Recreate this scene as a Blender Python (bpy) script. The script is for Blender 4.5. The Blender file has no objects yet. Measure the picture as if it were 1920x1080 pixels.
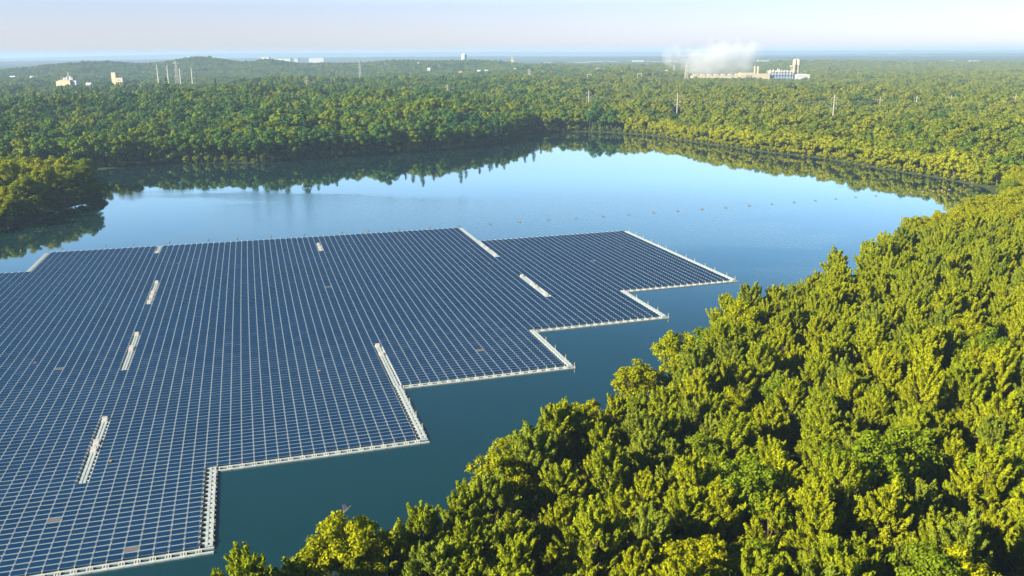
import bpy, math, random
import numpy as np
from mathutils import Vector, Matrix
random.seed(7)
RNG = np.random.default_rng(7)
SC = bpy.context.scene
C = SC.collection
PI = math.pi
# ------------------------------------------------------------------ camera
H = 70.0
F = 1619.68          # focal length in pixels of a 1920 wide frame
PITCH = math.radians(15.231)
ROLL = math.radians(-0.4)
cam_d = bpy.data.cameras.new('camera')
cam = bpy.data.objects.new('camera', cam_d)
C.objects.link(cam)
SC.camera = cam
cam_d.sensor_width = 36
cam_d.lens = F * 36 / 1920
cam_d.clip_start = 1
cam_d.clip_end = 60000
cam.matrix_world = Matrix.Translation((0, 0, H)) @ Matrix.Rotation(PI/2 - PITCH, 4, 'X') @ Matrix.Rotation(ROLL, 4, 'Z')

def ray(px, py):
    cr, sr = math.cos(ROLL), math.sin(ROLL)
    dx, dy = px - 960, py - 540
    x0 = dx*cr + dy*sr
    y0 = -dx*sr + dy*cr
    cp, sp = math.cos(PITCH), math.sin(PITCH)
    return np.array([x0, F*cp - y0*sp, -F*sp - y0*cp])
def gp(px, py, z=0.0):
    r = ray(px, py)
    t = (z - H) / r[2]
    return r[0]*t, r[1]*t
def at(px, py, dist):
    """point on the ray at forward ground distance dist"""
    r = ray(px, py)
    t = dist / r[1]
    return np.array([r[0]*t, dist, H + r[2]*t])
def project(X, Y, Z):
    Z = Z - H
    cp, sp = math.cos(PITCH), math.sin(PITCH)
    d = Y*cp - Z*sp
    up = Y*sp + Z*cp
    d = np.where(d < .1, .1, d)
    x = F*X/d
    y = -F*up/d
    cr, sr = math.cos(ROLL), math.sin(ROLL)
    return 960 + x*cr - y*sr, 540 + x*sr + y*cr

# ------------------------------------------------------------------ helpers
def tag(o, label=None, cat=None, group=None, kind=None):
    if label: o['label'] = label
    if cat: o['category'] = cat
    if group: o['group'] = group
    if kind: o['kind'] = kind
    return o
def empty(name, loc, rz=0):
    o = bpy.data.objects.new(name, None)
    C.objects.link(o)
    o.location = loc
    o.rotation_euler = (0, 0, rz)
    o.empty_display_size = .5
    return o
def mesh_quads(name, V, Q, mats, mi=None, smooth=False, tri=False, uv=None):
    V = np.asarray(V, np.float32); Q = np.asarray(Q, np.int32)
    n = Q.shape[1]
    me = bpy.data.meshes.new(name)
    me.vertices.add(len(V)); me.vertices.foreach_set('co', V.ravel())
    me.loops.add(Q.size); me.loops.foreach_set('vertex_index', Q.ravel())
    me.polygons.add(len(Q))
    me.polygons.foreach_set('loop_start', np.arange(0, Q.size, n, dtype=np.int32))
    me.polygons.foreach_set('loop_total', np.full(len(Q), n, np.int32))
    for m in (mats if isinstance(mats, (list, tuple)) else [mats]): me.materials.append(m)
    if mi is not None: me.polygons.foreach_set('material_index', np.asarray(mi, np.int32))
    me.polygons.foreach_set('use_smooth', np.full(len(Q), bool(smooth)))
    if uv is not None:
        l = me.uv_layers.new(name='UVMap'); l.data.foreach_set('uv', np.asarray(uv, np.float32).ravel())
    me.update(calc_edges=True)
    return me
def link(name, me, parent=None, loc=None, rz=0):
    o = bpy.data.objects.new(name, me)
    C.objects.link(o)
    if parent is not None: o.parent = parent
    if loc is not None: o.location = loc
    if rz: o.rotation_euler = (0, 0, rz)
    return o
BQ = np.array([[0,3,2,1],[4,5,6,7],[0,1,5,4],[1,2,6,5],[2,3,7,6],[3,0,4,7]])
BV = np.array([[-1,-1,-1],[1,-1,-1],[1,1,-1],[-1,1,-1],[-1,-1,1],[1,-1,1],[1,1,1],[-1,1,1]]) * .5
class MB:
    """collects boxes, tubes and lathes; build() links them as one mesh"""
    def __init__(s): s.V = []; s.Q = []; s.M = []; s.n = 0
    def add(s, V, Q, m=0):
        V = np.asarray(V, float); Q = np.asarray(Q, int)
        if Q.shape[1] == 3: Q = np.concatenate([Q, Q[:, 2:3]], 1)
        s.V.append(V); s.Q.append(Q + s.n); s.M.append(np.full(len(Q), m)); s.n += len(V)
    def box(s, c, size, rz=0, m=0, rx=0, taper=1.0):
        v = BV.copy()
        v[4:, :2] *= taper
        v = v * np.array(size)
        if rx:
            ca, sa = math.cos(rx), math.sin(rx)
            v = np.stack([v[:,0], v[:,1]*ca - v[:,2]*sa, v[:,1]*sa + v[:,2]*ca], 1)
        ca, sa = math.cos(rz), math.sin(rz)
        v = np.stack([v[:,0]*ca - v[:,1]*sa, v[:,0]*sa + v[:,1]*ca, v[:,2]], 1)
        s.add(v + np.array(c), BQ, m)
    def boxes(s, cen, size, ex, ey, ez, m=0):
        """many boxes: centres (N,3), local axes (N,3) each"""
        cen = np.asarray(cen, float); N = len(cen)
        if N == 0: return
        v = BV * np.array(size)
        V = cen[:,None,:] + v[None,:,0:1]*ex[:,None,:] + v[None,:,1:2]*ey[:,None,:] + v[None,:,2:3]*ez[:,None,:]
        Q = BQ[None] + (np.arange(N)*8)[:,None,None]
        s.add(V.reshape(-1,3), Q.reshape(-1,4), m)
    def tube(s, pts, rad, n=8, m=0, cap=True):
        pts = [np.asarray(p, float) for p in pts]
        rad = [rad]*len(pts) if not hasattr(rad, '__len__') else rad
        rings = []
        for i, p in enumerate(pts):
            d = pts[min(i+1, len(pts)-1)] - pts[max(i-1, 0)]
            d = d / (np.linalg.norm(d) + 1e-9)
            a = np.cross(d, [0,0,1.0] if abs(d[2]) < .9 else [1.0,0,0]); a /= np.linalg.norm(a)
            b = np.cross(d, a)
            t = np.arange(n)*2*PI/n
            rings.append(p + rad[i]*(np.cos(t)[:,None]*a + np.sin(t)[:,None]*b))
        V = np.concatenate(rings)
        Q = []
        for i in range(len(pts)-1):
            for j in range(n):
                k = (j+1) % n
                Q.append([i*n+j, i*n+k, (i+1)*n+k, (i+1)*n+j])
        s.add(V, Q, m)
        if cap:
            for i in (0, len(pts)-1):
                cc = pts[i]
                base = rings[i]
                V2 = np.concatenate([base, [cc]])
                s.add(V2, [[j, (j+1) % n, n] for j in range(n)], m)
    def lathe(s, prof, c, n=16, m=0):
        s_pts = [np.array([c[0], c[1], c[2]+z]) for r, z in prof]
        t = np.arange(n)*2*PI/n
        V = np.concatenate([np.stack([c[0]+r*np.cos(t), c[1]+r*np.sin(t), np.full(n, c[2]+z)], 1) for r, z in prof])
        Q = [[i*n+j, i*n+(j+1) % n, (i+1)*n+(j+1) % n, (i+1)*n+j] for i in range(len(prof)-1) for j in range(n)]
        s.add(V, Q, m)
    def mesh(s, name, mats, smooth=False):
        return mesh_quads2(name, np.concatenate(s.V), np.concatenate(s.Q), mats, np.concatenate(s.M), smooth)
    def build(s, name, mats, parent=None, loc=None, rz=0, smooth=False):
        return link(name, s.mesh(name, mats, smooth), parent, loc, rz)
def mesh_quads2(name, V, Q, mats, mi, smooth=False):
    tri = Q[:,2] == Q[:,3]
    if not tri.any(): return mesh_quads(name, V, Q, mats, mi, smooth)
    me = bpy.data.meshes.new(name)
    faces = [list(q[:3]) if t else list(q) for q, t in zip(Q.tolist(), tri)]
    me.from_pydata(V.tolist(), [], faces)
    for m in (mats if isinstance(mats, (list, tuple)) else [mats]): me.materials.append(m)
    me.polygons.foreach_set('material_index', np.asarray(mi, np.int32))
    me.polygons.foreach_set('use_smooth', np.full(len(faces), bool(smooth)))
    me.update()
    return me

# ------------------------------------------------------------------ materials
def new_mat(name):
    m = bpy.data.materials.new(name); m.use_nodes = True
    nt = m.node_tree
    return m, nt, nt.nodes['Principled BSDF'], nt.nodes['Material Output']
def plain(name, col, rough=.6, metal=0, noise=.12, nscale=2.0, spec=.4):
    m, nt, b, out = new_mat(name)
    N = nt.nodes; L = nt.links
    tc = N.new('ShaderNodeTexCoord'); no = N.new('ShaderNodeTexNoise')
    no.inputs['Scale'].default_value = nscale; no.inputs['Detail'].default_value = 4
    L.new(tc.outputs['Object'], no.inputs['Vector'])
    mr = N.new('ShaderNodeMapRange')
    mr.inputs['From Min'].default_value = .3; mr.inputs['From Max'].default_value = .7
    mr.inputs['To Min'].default_value = 1-noise; mr.inputs['To Max'].default_value = 1+noise
    L.new(no.outputs[0], mr.inputs[0])
    mx = N.new('ShaderNodeMix'); mx.data_type = 'RGBA'; mx.blend_type = 'MULTIPLY'
    mx.inputs[0].default_value = 1
    mx.inputs[6].default_value = (*col, 1)
    L.new(mr.outputs[0], mx.inputs[7])
    L.new(mx.outputs[2], b.inputs['Base Color'])
    b.inputs['Roughness'].default_value = rough; b.inputs['Metallic'].default_value = metal
    b.inputs['Specular IOR Level'].default_value = spec
    return m
def foliage(name, cols, transl=.3, patch=.5):
    """leaf material: colour varies tree by tree, patch by patch and leaf by leaf"""
    m, nt, b, out = new_mat(name)
    N = nt.nodes; L = nt.links
    oi = N.new('ShaderNodeObjectInfo')
    sc = N.new('ShaderNodeVectorMath'); sc.operation = 'SCALE'; sc.inputs['Scale'].default_value = .012
    L.new(oi.outputs['Location'], sc.inputs[0])
    no = N.new('ShaderNodeTexNoise'); no.inputs['Scale'].default_value = 1; no.inputs['Detail'].default_value = 3
    L.new(sc.outputs[0], no.inputs['Vector'])
    mp = N.new('ShaderNodeMapRange'); mp.inputs['From Min'].default_value = .3; mp.inputs['From Max'].default_value = .7
    L.new(no.outputs[0], mp.inputs[0])
    mixf = N.new('ShaderNodeMix'); mixf.inputs[0].default_value = patch
    L.new(oi.outputs['Random'], mixf.inputs[2]); L.new(mp.outputs[0], mixf.inputs[3])
    cr = N.new('ShaderNodeValToRGB')
    el = cr.color_ramp.elements
    el[0].position = 0; el[0].color = (*cols[0], 1)
    el[1].position = 1; el[1].color = (*cols[-1], 1)
    for i, c in enumerate(cols[1:-1]):
        e = el.new((i+1)/(len(cols)-1)); e.color = (*c, 1)
    L.new(mixf.outputs[0], cr.inputs[0])
    ge = N.new('ShaderNodeNewGeometry')
    mr = N.new('ShaderNodeMapRange'); mr.inputs['To Min'].default_value = .62; mr.inputs['To Max'].default_value = 1.38
    L.new(ge.outputs['Random Per Island'], mr.inputs[0])
    mx = N.new('ShaderNodeMix'); mx.data_type = 'RGBA'; mx.blend_type = 'MULTIPLY'; mx.inputs[0].default_value = 1
    L.new(cr.outputs[0], mx.inputs[6]); L.new(mr.outputs[0], mx.inputs[7])
    L.new(mx.outputs[2], b.inputs['Base Color'])
    b.inputs['Roughness'].default_value = .55; b.inputs['Specular IOR Level'].default_value = .02
    tg = N.new('ShaderNodeMix'); tg.data_type = 'RGBA'; tg.blend_type = 'MULTIPLY'; tg.inputs[0].default_value = 1; tg.inputs[7].default_value = (.72, 1, .8, 1)
    L.new(mx.outputs[2], tg.inputs[6])
    tr = N.new('ShaderNodeBsdfTranslucent'); L.new(tg.outputs[2], tr.inputs['Color'])
    ms = N.new('ShaderNodeMixShader'); ms.inputs[0].default_value = transl
    L.new(b.outputs[0], ms.inputs[1]); L.new(tr.outputs[0], ms.inputs[2])
    L.new(ms.outputs[0], out.inputs['Surface'])
    return m
M = {}
# greens: three hue classes of pine, sunlit yellow broadleaf, plain broadleaf, dark conifer
M['pine_y'] = foliage('pine_needles_yellow_green', [(0.184,0.218,0.005), (0.228,0.247,0.006), (0.156,0.201,0.007)], .24)
M['pine_o'] = foliage('pine_needles_olive', [(0.158,0.203,0.007), (0.196,0.227,0.007), (0.133,0.184,0.009)], .24)
M['pine_b'] = foliage('pine_needles_grey_green', [(0.126,0.173,0.014), (0.164,0.197,0.015), (0.107,0.155,0.011)], .22)
M['leaf_y'] = foliage('leaves_bright_yellow_green', [(0.222,0.251,0.004), (0.261,0.267,0.004), (0.184,0.222,0.005)], .34)
M['leaf_g'] = foliage('leaves_mid_green', [(0.098,0.164,0.009), (0.150,0.199,0.007), (0.116,0.170,0.009)], .3)
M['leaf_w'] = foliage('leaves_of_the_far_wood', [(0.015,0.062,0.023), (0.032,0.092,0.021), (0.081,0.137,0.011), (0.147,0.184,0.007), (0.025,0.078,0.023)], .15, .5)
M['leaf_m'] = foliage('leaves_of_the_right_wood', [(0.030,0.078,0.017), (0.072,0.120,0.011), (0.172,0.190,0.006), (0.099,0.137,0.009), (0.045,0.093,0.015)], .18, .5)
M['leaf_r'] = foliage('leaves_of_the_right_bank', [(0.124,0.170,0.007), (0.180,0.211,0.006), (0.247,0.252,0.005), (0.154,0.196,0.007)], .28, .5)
M['conifer'] = foliage('conifer_needles', [(0.021,0.075,0.027), (0.035,0.090,0.023), (0.049,0.105,0.019)], .15)
M['bark'] = plain('bark', (.09,.07,.05), .9, 0, .3, 3)
M['float'] = plain('grey_float_plastic', (.22,.28,.32), .45, 0, .12, .9)
M['float2'] = plain('pale_float_plastic', (.25,.30,.33), .45, 0, .15, .9)
M['walk'] = plain('pale_walkway_plastic', (.29,.345,.375), .45, 0, .12, .9)
M['walk2'] = plain('worn_walkway_plastic', (.34,.37,.375), .5, 0, .18, .7)
M['alu'] = plain('aluminium_frame', (.26,.32,.38), .4, .2, .06)
M['steel'] = plain('galvanised_steel', (.36,.35,.31), .5, .4, .12)
M['wood'] = plain('weathered_pole_wood', (.42,.36,.28), .8, 0, .2)
M['polewhite'] = plain('pale_pole_paint', (.36,.33,.28), .6, 0, .1)
M['deadwood'] = plain('bare_dead_wood', (.15,.12,.11), .9, 0, .2, 3)
M['cable'] = plain('cable_metal', (.28,.28,.25), .5, .3, .05)
M['cream'] = plain('cream_wall', (.38,.33,.22), .8, 0, .08, .08)
M['white'] = plain('white_painted_wall', (.40,.40,.40), .7, 0, .06, .05)
M['greywall'] = plain('grey_cladding', (.42,.46,.50), .7, 0, .1, .1)
M['roof'] = plain('grey_flat_roof', (.30,.30,.30), .8, 0, .15, .1)
M['roofbrown'] = plain('brown_shingle_roof', (.16,.11,.08), .85, 0, .2, .5)
M['dark'] = plain('dark_opening', (.03,.035,.045), .4, 0, .1)
M['blue'] = plain('blue_cladding', (.08,.16,.35), .6, 0, .1)
M['yellow'] = plain('yellow_marker_paint', (.26,.21,.05), .6, 0, .1)
M['buoy_d'] = plain('dark_buoy_rubber_and_shade', (.02,.022,.02), .55, 0, .2, 4)
M['buoy_t'] = plain('tan_lit_buoy_plastic', (.16,.14,.11), .6, 0, .15, 4)
M['greypanel'] = plain('dull_grey_panel', (.085,.085,.095), .7, 0, .5, 9)
M['rust'] = plain('rust_brown_debris', (.25,.12,.05), .9, 0, .2, 5)

def panel_mat():
    m, nt, b, out = new_mat('blue_solar_cells')
    N = nt.nodes; L = nt.links
    uv = N.new('ShaderNodeUVMap'); sep = N.new('ShaderNodeSeparateXYZ'); L.new(uv.outputs[0], sep.inputs[0])
    def lines(sock, count, w):
        mu = N.new('ShaderNodeMath'); mu.operation = 'MULTIPLY'; mu.inputs[1].default_value = count; L.new(sock, mu.inputs[0])
        fr = N.new('ShaderNodeMath'); fr.operation = 'FRACT'; L.new(mu.outputs[0], fr.inputs[0])
        lt = N.new('ShaderNodeMath'); lt.operation = 'LESS_THAN'; lt.inputs[1].default_value = w; L.new(fr.outputs[0], lt.inputs[0])
        return lt.outputs[0]
    a = lines(sep.outputs[0], 12, .09); c = lines(sep.outputs[1], 6, .09)
    mxm = N.new('ShaderNodeMath'); mxm.operation = 'MAXIMUM'; L.new(a, mxm.inputs[0]); L.new(c, mxm.inputs[1])
    tc = N.new('ShaderNodeTexCoord'); no = N.new('ShaderNodeTexNoise'); no.inputs['Scale'].default_value = .06; no.inputs['Detail'].default_value = 5
    L.new(tc.outputs['Object'], no.inputs['Vector'])
    ge = N.new('ShaderNodeNewGeometry')
    ad = N.new('ShaderNodeMath'); ad.operation = 'ADD'; L.new(no.outputs[0], ad.inputs[0])
    mi = N.new('ShaderNodeMath'); mi.operation = 'MULTIPLY'; mi.inputs[1].default_value = .35; L.new(ge.outputs['Random Per Island'], mi.inputs[0]); L.new(mi.outputs[0], ad.inputs[1])
    cr = N.new('ShaderNodeValToRGB'); el = cr.color_ramp.elements
    el[0].position = .35; el[0].color = (.0015,.019,.060,1); el[1].position = 1.0; el[1].color = (.0025,.026,.080,1)
    L.new(ad.outputs[0], cr.inputs[0])
    mx = N.new('ShaderNodeMix'); mx.data_type = 'RGBA'
    mf = N.new('ShaderNodeMath'); mf.operation = 'MULTIPLY'; mf.inputs[1].default_value = .12; L.new(mxm.outputs[0], mf.inputs[0])
    L.new(mf.outputs[0], mx.inputs[0]); L.new(cr.outputs[0], mx.inputs[6]); mx.inputs[7].default_value = (.10,.16,.25,1)
    L.new(mx.outputs[2], b.inputs['Base Color'])
    b.inputs['Roughness'].default_value = .15; b.inputs['IOR'].default_value = 1.33
    return m
M['panel'] = panel_mat()

def water_mat():
    m, nt, b, out = new_mat('lake_water')
    N = nt.nodes; L = nt.links
    b.inputs['Base Color'].default_value = (.0035,.028,.036,1)
    b.inputs['IOR'].default_value = 1.34
    b.inputs['Coat Weight'].default_value = 1; b.inputs['Coat IOR'].default_value = 1.34; b.inputs['Coat Roughness'].default_value = .03
    tc = N.new('ShaderNodeTexCoord')
    # breeze patches: stretched bands where small ripples break the mirror
    mp = N.new('ShaderNodeMapping'); mp.inputs['Scale'].default_value = (.0042,.013,1); mp.inputs['Rotation'].default_value = (0,0,math.radians(-14))
    L.new(tc.outputs['Object'], mp.inputs['Vector'])
    n1 = N.new('ShaderNodeTexNoise'); n1.inputs['Scale'].default_value = 1; n1.inputs['Detail'].default_value = 5; n1.inputs['Distortion'].default_value = .6
    L.new(mp.outputs[0], n1.inputs['Vector'])
    r = N.new('ShaderNodeMapRange'); r.inputs['From Min'].default_value = .46; r.inputs['From Max'].default_value = .58
    sp = N.new('ShaderNodeSeparateXYZ'); L.new(tc.outputs['Object'], sp.inputs[0])
    def win(sock, a, b, c, d):
        m1 = N.new('ShaderNodeMapRange'); m1.interpolation_type = 'SMOOTHSTEP'; m1.inputs['From Min'].default_value = a; m1.inputs['From Max'].default_value = b; L.new(sock, m1.inputs[0])
        m2 = N.new('ShaderNodeMapRange'); m2.interpolation_type = 'SMOOTHSTEP'; m2.inputs['From Min'].default_value = d; m2.inputs['From Max'].default_value = c; L.new(sock, m2.inputs[0])
        mm = N.new('ShaderNodeMath'); mm.operation = 'MULTIPLY'; L.new(m1.outputs[0], mm.inputs[0]); L.new(m2.outputs[0], mm.inputs[1]); return mm.outputs[0]
    wy = win(sp.outputs[1], 290, 330, 400, 470); wx_ = win(sp.outputs[0], -170, -120, 80, 150)
    wm = N.new('ShaderNodeMath'); wm.operation = 'MULTIPLY'; L.new(wy, wm.inputs[0]); L.new(wx_, wm.inputs[1])
    wm2 = N.new('ShaderNodeMath'); wm2.operation = 'MULTIPLY_ADD'; wm2.inputs[1].default_value = .30; L.new(wm.outputs[0], wm2.inputs[0])
    wm3 = N.new('ShaderNodeMath'); wm3.operation = 'SUBTRACT'; wm3.inputs[1].default_value = .12; L.new(n1.outputs[0], wm3.inputs[0]); L.new(wm3.outputs[0], wm2.inputs[2])
    L.new(wm2.outputs[0], r.inputs[0])
    n2 = N.new('ShaderNodeTexNoise'); n2.inputs['Scale'].default_value = .9; n2.inputs['Detail'].default_value = 4
    L.new(tc.outputs['Object'], n2.inputs['Vector'])
    st = N.new('ShaderNodeMapRange'); st.inputs['To Min'].default_value = .003; st.inputs['To Max'].default_value = .08
    L.new(r.outputs[0], st.inputs[0])
    bp = N.new('ShaderNodeBump'); bp.inputs['Distance'].default_value = 1.0
    L.new(st.outputs[0], bp.inputs['Strength']); L.new(n2.outputs[0], bp.inputs['Height'])
    L.new(bp.outputs[0], b.inputs['Normal']); L.new(bp.outputs[0], b.inputs['Coat Normal'])
    rr = N.new('ShaderNodeMapRange'); rr.inputs['To Min'].default_value = .02; rr.inputs['To Max'].default_value = .10
    L.new(r.outputs[0], rr.inputs[0]); L.new(rr.outputs[0], b.inputs['Roughness'])
    return m
M['water'] = water_mat()

def ground_mat():
    m, nt, b, out = new_mat('forest_floor_and_far_plain')
    N = nt.nodes; L = nt.links
    tc = N.new('ShaderNodeTexCoord')
    n1 = N.new('ShaderNodeTexNoise'); n1.inputs['Scale'].default_value = .002; n1.inputs['Detail'].default_value = 12; n1.inputs['Roughness'].default_value = .7
    L.new(tc.outputs['Object'], n1.inputs['Vector'])
    cr = N.new('ShaderNodeValToRGB'); el = cr.color_ramp.elements
    el[0].position = .35; el[0].color = (.020,.034,.014,1)
    el[1].position = .72; el[1].color = (.060,.075,.028,1)
    e = el.new(.5); e.color = (.034,.050,.018,1)
    L.new(n1.outputs[0], cr.inputs[0])
    L.new(cr.outputs[0], b.inputs['Base Color'])
    b.inputs['Roughness'].default_value = .95; b.inputs['Specular IOR Level'].default_value = .1
    return m
M['ground'] = ground_mat()

# ------------------------------------------------------------------ lake outline and terrain
SHORE_NEAR = [(-47,77),(-38,92),(-31,99),(-23,103),(-16,105),(-11,112),(-5,120),(0,133),(10,144),(19,155),(36,179),(60,207),(87,239),(107,261),(131,295),(160,322),(180,338),(200,362),(222,392),(240,425)]
LAKE = ([(-270,10),(-255,150),(-240,250),(-230,310),(-213,350),(-216,383),(-213,397),(-211,415),(-207,429),(-212,452),(-240,474),(-275,492),(-292,520),(-275,545),(-252,560),
         (-245,577),(-199,582),(-170,580),(-129,604),(-70,637),(-32,664),(-12,690),(4,742),(20,784),(45,800),(69,799),(101,780),(121,757),(146,696),(173,639),(184,621),(209,584),(221,541),(239,494),(246,468),(248,448)]
        + SHORE_NEAR[::-1] + [(-50,60),(-70,25)])
POLY = np.array(LAKE, float)
def lake_d(x, y):
    """signed distance to the lake outline, positive on land"""
    x = np.asarray(x, float).ravel(); y = np.asarray(y, float).ravel()
    d2 = np.full(x.shape, 1e18); ins = np.zeros(x.shape, bool)
    P = POLY; Q = np.roll(POLY, -1, 0)
    for (ax, ay), (bx, by) in zip(P, Q):
        ex, ey = bx-ax, by-ay
        t = np.clip(((x-ax)*ex + (y-ay)*ey) / (ex*ex+ey*ey), 0, 1)
        d2 = np.minimum(d2, (x-ax-t*ex)**2 + (y-ay-t*ey)**2)
        c = ((ay > y) != (by > y)) & (x < (bx-ax)*(y-ay)/((by-ay) if by != ay else 1e-9) + ax)
        ins ^= c
    d = np.sqrt(d2)
    return np.where(ins, -d, d)
def smooth(t): t = np.clip(t, 0, 1); return t*t*(3-2*t)
# hills: (image column of the top, distance, half width in m, half depth in m, height in m)
HILLS = [(350,900,330,260,7), (650,1020,300,240,8), (330,1480,420,160,5), (700,1480,330,150,13), (1080,1480,150,110,9), (940,760,150,90,6),
         (190,2900,230,300,33), (60,2700,220,260,7), (355,2950,110,300,24), (415,3000,140,300,25), (505,2900,90,280,24), (620,3000,170,330,23), (760,2950,160,330,24), (900,3000,200,330,24), (1090,2950,230,330,9),
         (1200,2050,90,150,12), (1080,2150,160,170,10), (960,2300,140,160,10), (1420,3250,350,350,12), (1600,3300,400,350,9), (1850,3200,450,350,6), (1240,3000,250,300,5),
         (1700,1100,350,180,4), (1850,620,160,120,6),
         (1400,7200,2600,900,14), (300,8000,2500,1000,20), (900,9000,2500,1200,18), (1750,9500,2400,1200,26),
         (1500,15500,6200,1700,62), (200,15000,2500,1500,36), (430,16500,2300,1500,46), (780,17000,3600,1500,60)]
HL = []
for px, D, sw, sd, h in HILLS:
    r = ray(px, 100); HL.append((r[0]/r[1]*D, D, sw, sd, h))
def hgt(x, y):
    x = np.asarray(x, float); y = np.asarray(y, float)
    d = lake_d(x, y).reshape(x.shape)
    z = np.clip(d*.28, -4, 1.3)
    hills = np.zeros_like(x)
    for hx, hy, sw, sd, h in HL:
        a = math.atan2(hx, hy)
        u = (x-hx)*math.cos(a) - (y-hy)*math.sin(a); v = (x-hx)*math.sin(a) + (y-hy)*math.cos(a)
        hills += h*np.exp(-(u/sw)**2 - (v/sd)**2)
    w = (np.sin(x*.011+1.3)*np.cos(y*.009+.4)+1)*1.2 + (np.sin(x*.031-.7)*np.sin(y*.027+2)+1)*.6
    big = (np.sin(x*.0009+2)*np.sin(y*.0007+1)+1)*2*smooth((np.hypot(x,y)-3500)/2500)
    rise = 3.5*smooth((x-120)/160)*smooth((400-np.abs(y-200))/150)
    return z + (hills + w + big + rise)*smooth(d/70)

def build_ground():
    az = np.radians(np.concatenate([np.arange(-180,-45,5), np.arange(-45,45,.36), np.arange(45,180,5)]))
    rr = [4.0]
    while rr[-1] < 26000: rr.append(rr[-1]*1.0145+.25)
    rr = np.array(rr); na, nr = len(az), len(rr)
    X = np.sin(az)[None]*rr[:,None]; Y = np.cos(az)[None]*rr[:,None]
    Z = hgt(X, Y)
    # rough tree-top relief of the far plain beyond the modelled forest
    far = smooth((rr-4300)/900)[:,None]
    Z = Z + far*(RNG.random((nr,na))*9)
    V = np.stack([X,Y,Z],-1).reshape(-1,3)
    i = np.arange(nr-1)[:,None]; j = np.arange(na)[None]
    a = i*na+j; b = i*na+(j+1)%na
    Q = np.stack([a, b, b+na, a+na], -1).reshape(-1,4)[:, ::-1]
    V = np.concatenate([V, [[0,0,float(hgt(np.array([0.]),np.array([0.]))[0])]]])
    c = len(V)-1
    me = mesh_quads('ground', V, Q, M['ground'], smooth=True)
    o = link('ground', me)
    tag(o, 'wooded ground around and beyond the lake', None, None, 'structure')
    cap = MB(); cap.V = [np.concatenate([V[:na], V[c:c+1]])]; cap.Q = [np.array([[k, (k+1)%na, na, na] for k in range(na)])]; cap.M = [np.zeros(na)]
    # close the small hole under the camera
    import bmesh
    bm = bmesh.new(); bm.from_mesh(me); bm.verts.ensure_lookup_table()
    bm.faces.new([bm.verts[k] for k in range(na)])
    bm.to_mesh(me); bm.free()
build_ground()
wx0, wx1, wy0, wy1 = -300, 262, 0, 812
me = mesh_quads('water', [(wx0,wy0,0),(wx1,wy0,0),(wx1,wy1,0),(wx0,wy1,0)], [[0,1,2,3]], M['water'])
tag(link('water', me), 'calm blue lake water mirroring the sky', None, None, 'structure')

# ------------------------------------------------------------------ trees
def unit(v): return v / (np.linalg.norm(v, axis=-1, keepdims=True) + 1e-9)
def cards(cen, nrm, up, w, l):
    """leaf cards: quads centred at cen, facing nrm, long axis near up"""
    nrm = unit(nrm)
    t = unit(up - nrm*(up*nrm).sum(-1, keepdims=True))
    s = np.cross(t, nrm)
    w = np.broadcast_to(np.asarray(w, float), (len(cen),))[:,None]*.5; l = np.broadcast_to(np.asarray(l, float), (len(cen),))[:,None]*.5
    V = np.stack([cen - s*w*.7 - t*l, cen + s*w*.7 - t*l, cen + s*w + t*l*.4, cen + t*l, cen - s*w + t*l*.4], 1)
    return V
def card_mesh(name, V5, mats, extra=None):
    """V5: (N,5,3) pentagon leaves, plus an optional MB of wood in slot 1"""
    N = len(V5); V = V5.reshape(-1,3)
    n = 5
    Q = np.arange(N*5).reshape(-1,5)
    me = bpy.data.meshes.new(name)
    ev = np.zeros((0,3)); eq = np.zeros((0,4), int)
    if extra is not None:
        ev = np.concatenate(extra.V); eq = np.concatenate(extra.Q)
        eq = eq[eq[:,2] != eq[:,3]] + len(V)
    AV = np.concatenate([V, ev]).astype(np.float32)
    me.vertices.add(len(AV)); me.vertices.foreach_set('co', AV.ravel())
    loops = np.concatenate([Q.ravel(), eq.ravel()]).astype(np.int32)
    me.loops.add(len(loops)); me.loops.foreach_set('vertex_index', loops)
    tot = np.concatenate([np.full(N,5), np.full(len(eq),4)]).astype(np.int32)
    me.polygons.add(len(tot))
    me.polygons.foreach_set('loop_start', np.concatenate([[0], np.cumsum(tot)[:-1]]).astype(np.int32))
    me.polygons.foreach_set('loop_total', tot)
    me.polygons.foreach_set('material_index', np.concatenate([np.zeros(N), np.ones(len(eq))]).astype(np.int32))
    for m in mats: me.materials.append(m)
    me.polygons.foreach_set('use_smooth', np.zeros(len(tot), bool))
    me.update(calc_edges=True)
    return me
def limb_tree(rng, h, r0, ends, n=7):
    mb = MB()
    lean = rng.normal(0,.25,2)
    pts = [np.array([lean[0]*t*t*1.5, lean[1]*t*t*1.5, h*t]) for t in (0,.25,.5,.75,1)]
    mb.tube(pts, [r0, r0*.8, r0*.6, r0*.38, r0*.1], n, cap=False)
    for e in ends:
        e = np.asarray(e); b = np.array([lean[0]*.3, lean[1]*.3, e[2]*.55+.08*h])
        m = (b+e)/2 + np.array([0,0,-.25])
        mb.tube([b, m, e], [r0*.28, r0*.18, r0*.05], 5, cap=False)
    return mb
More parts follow.
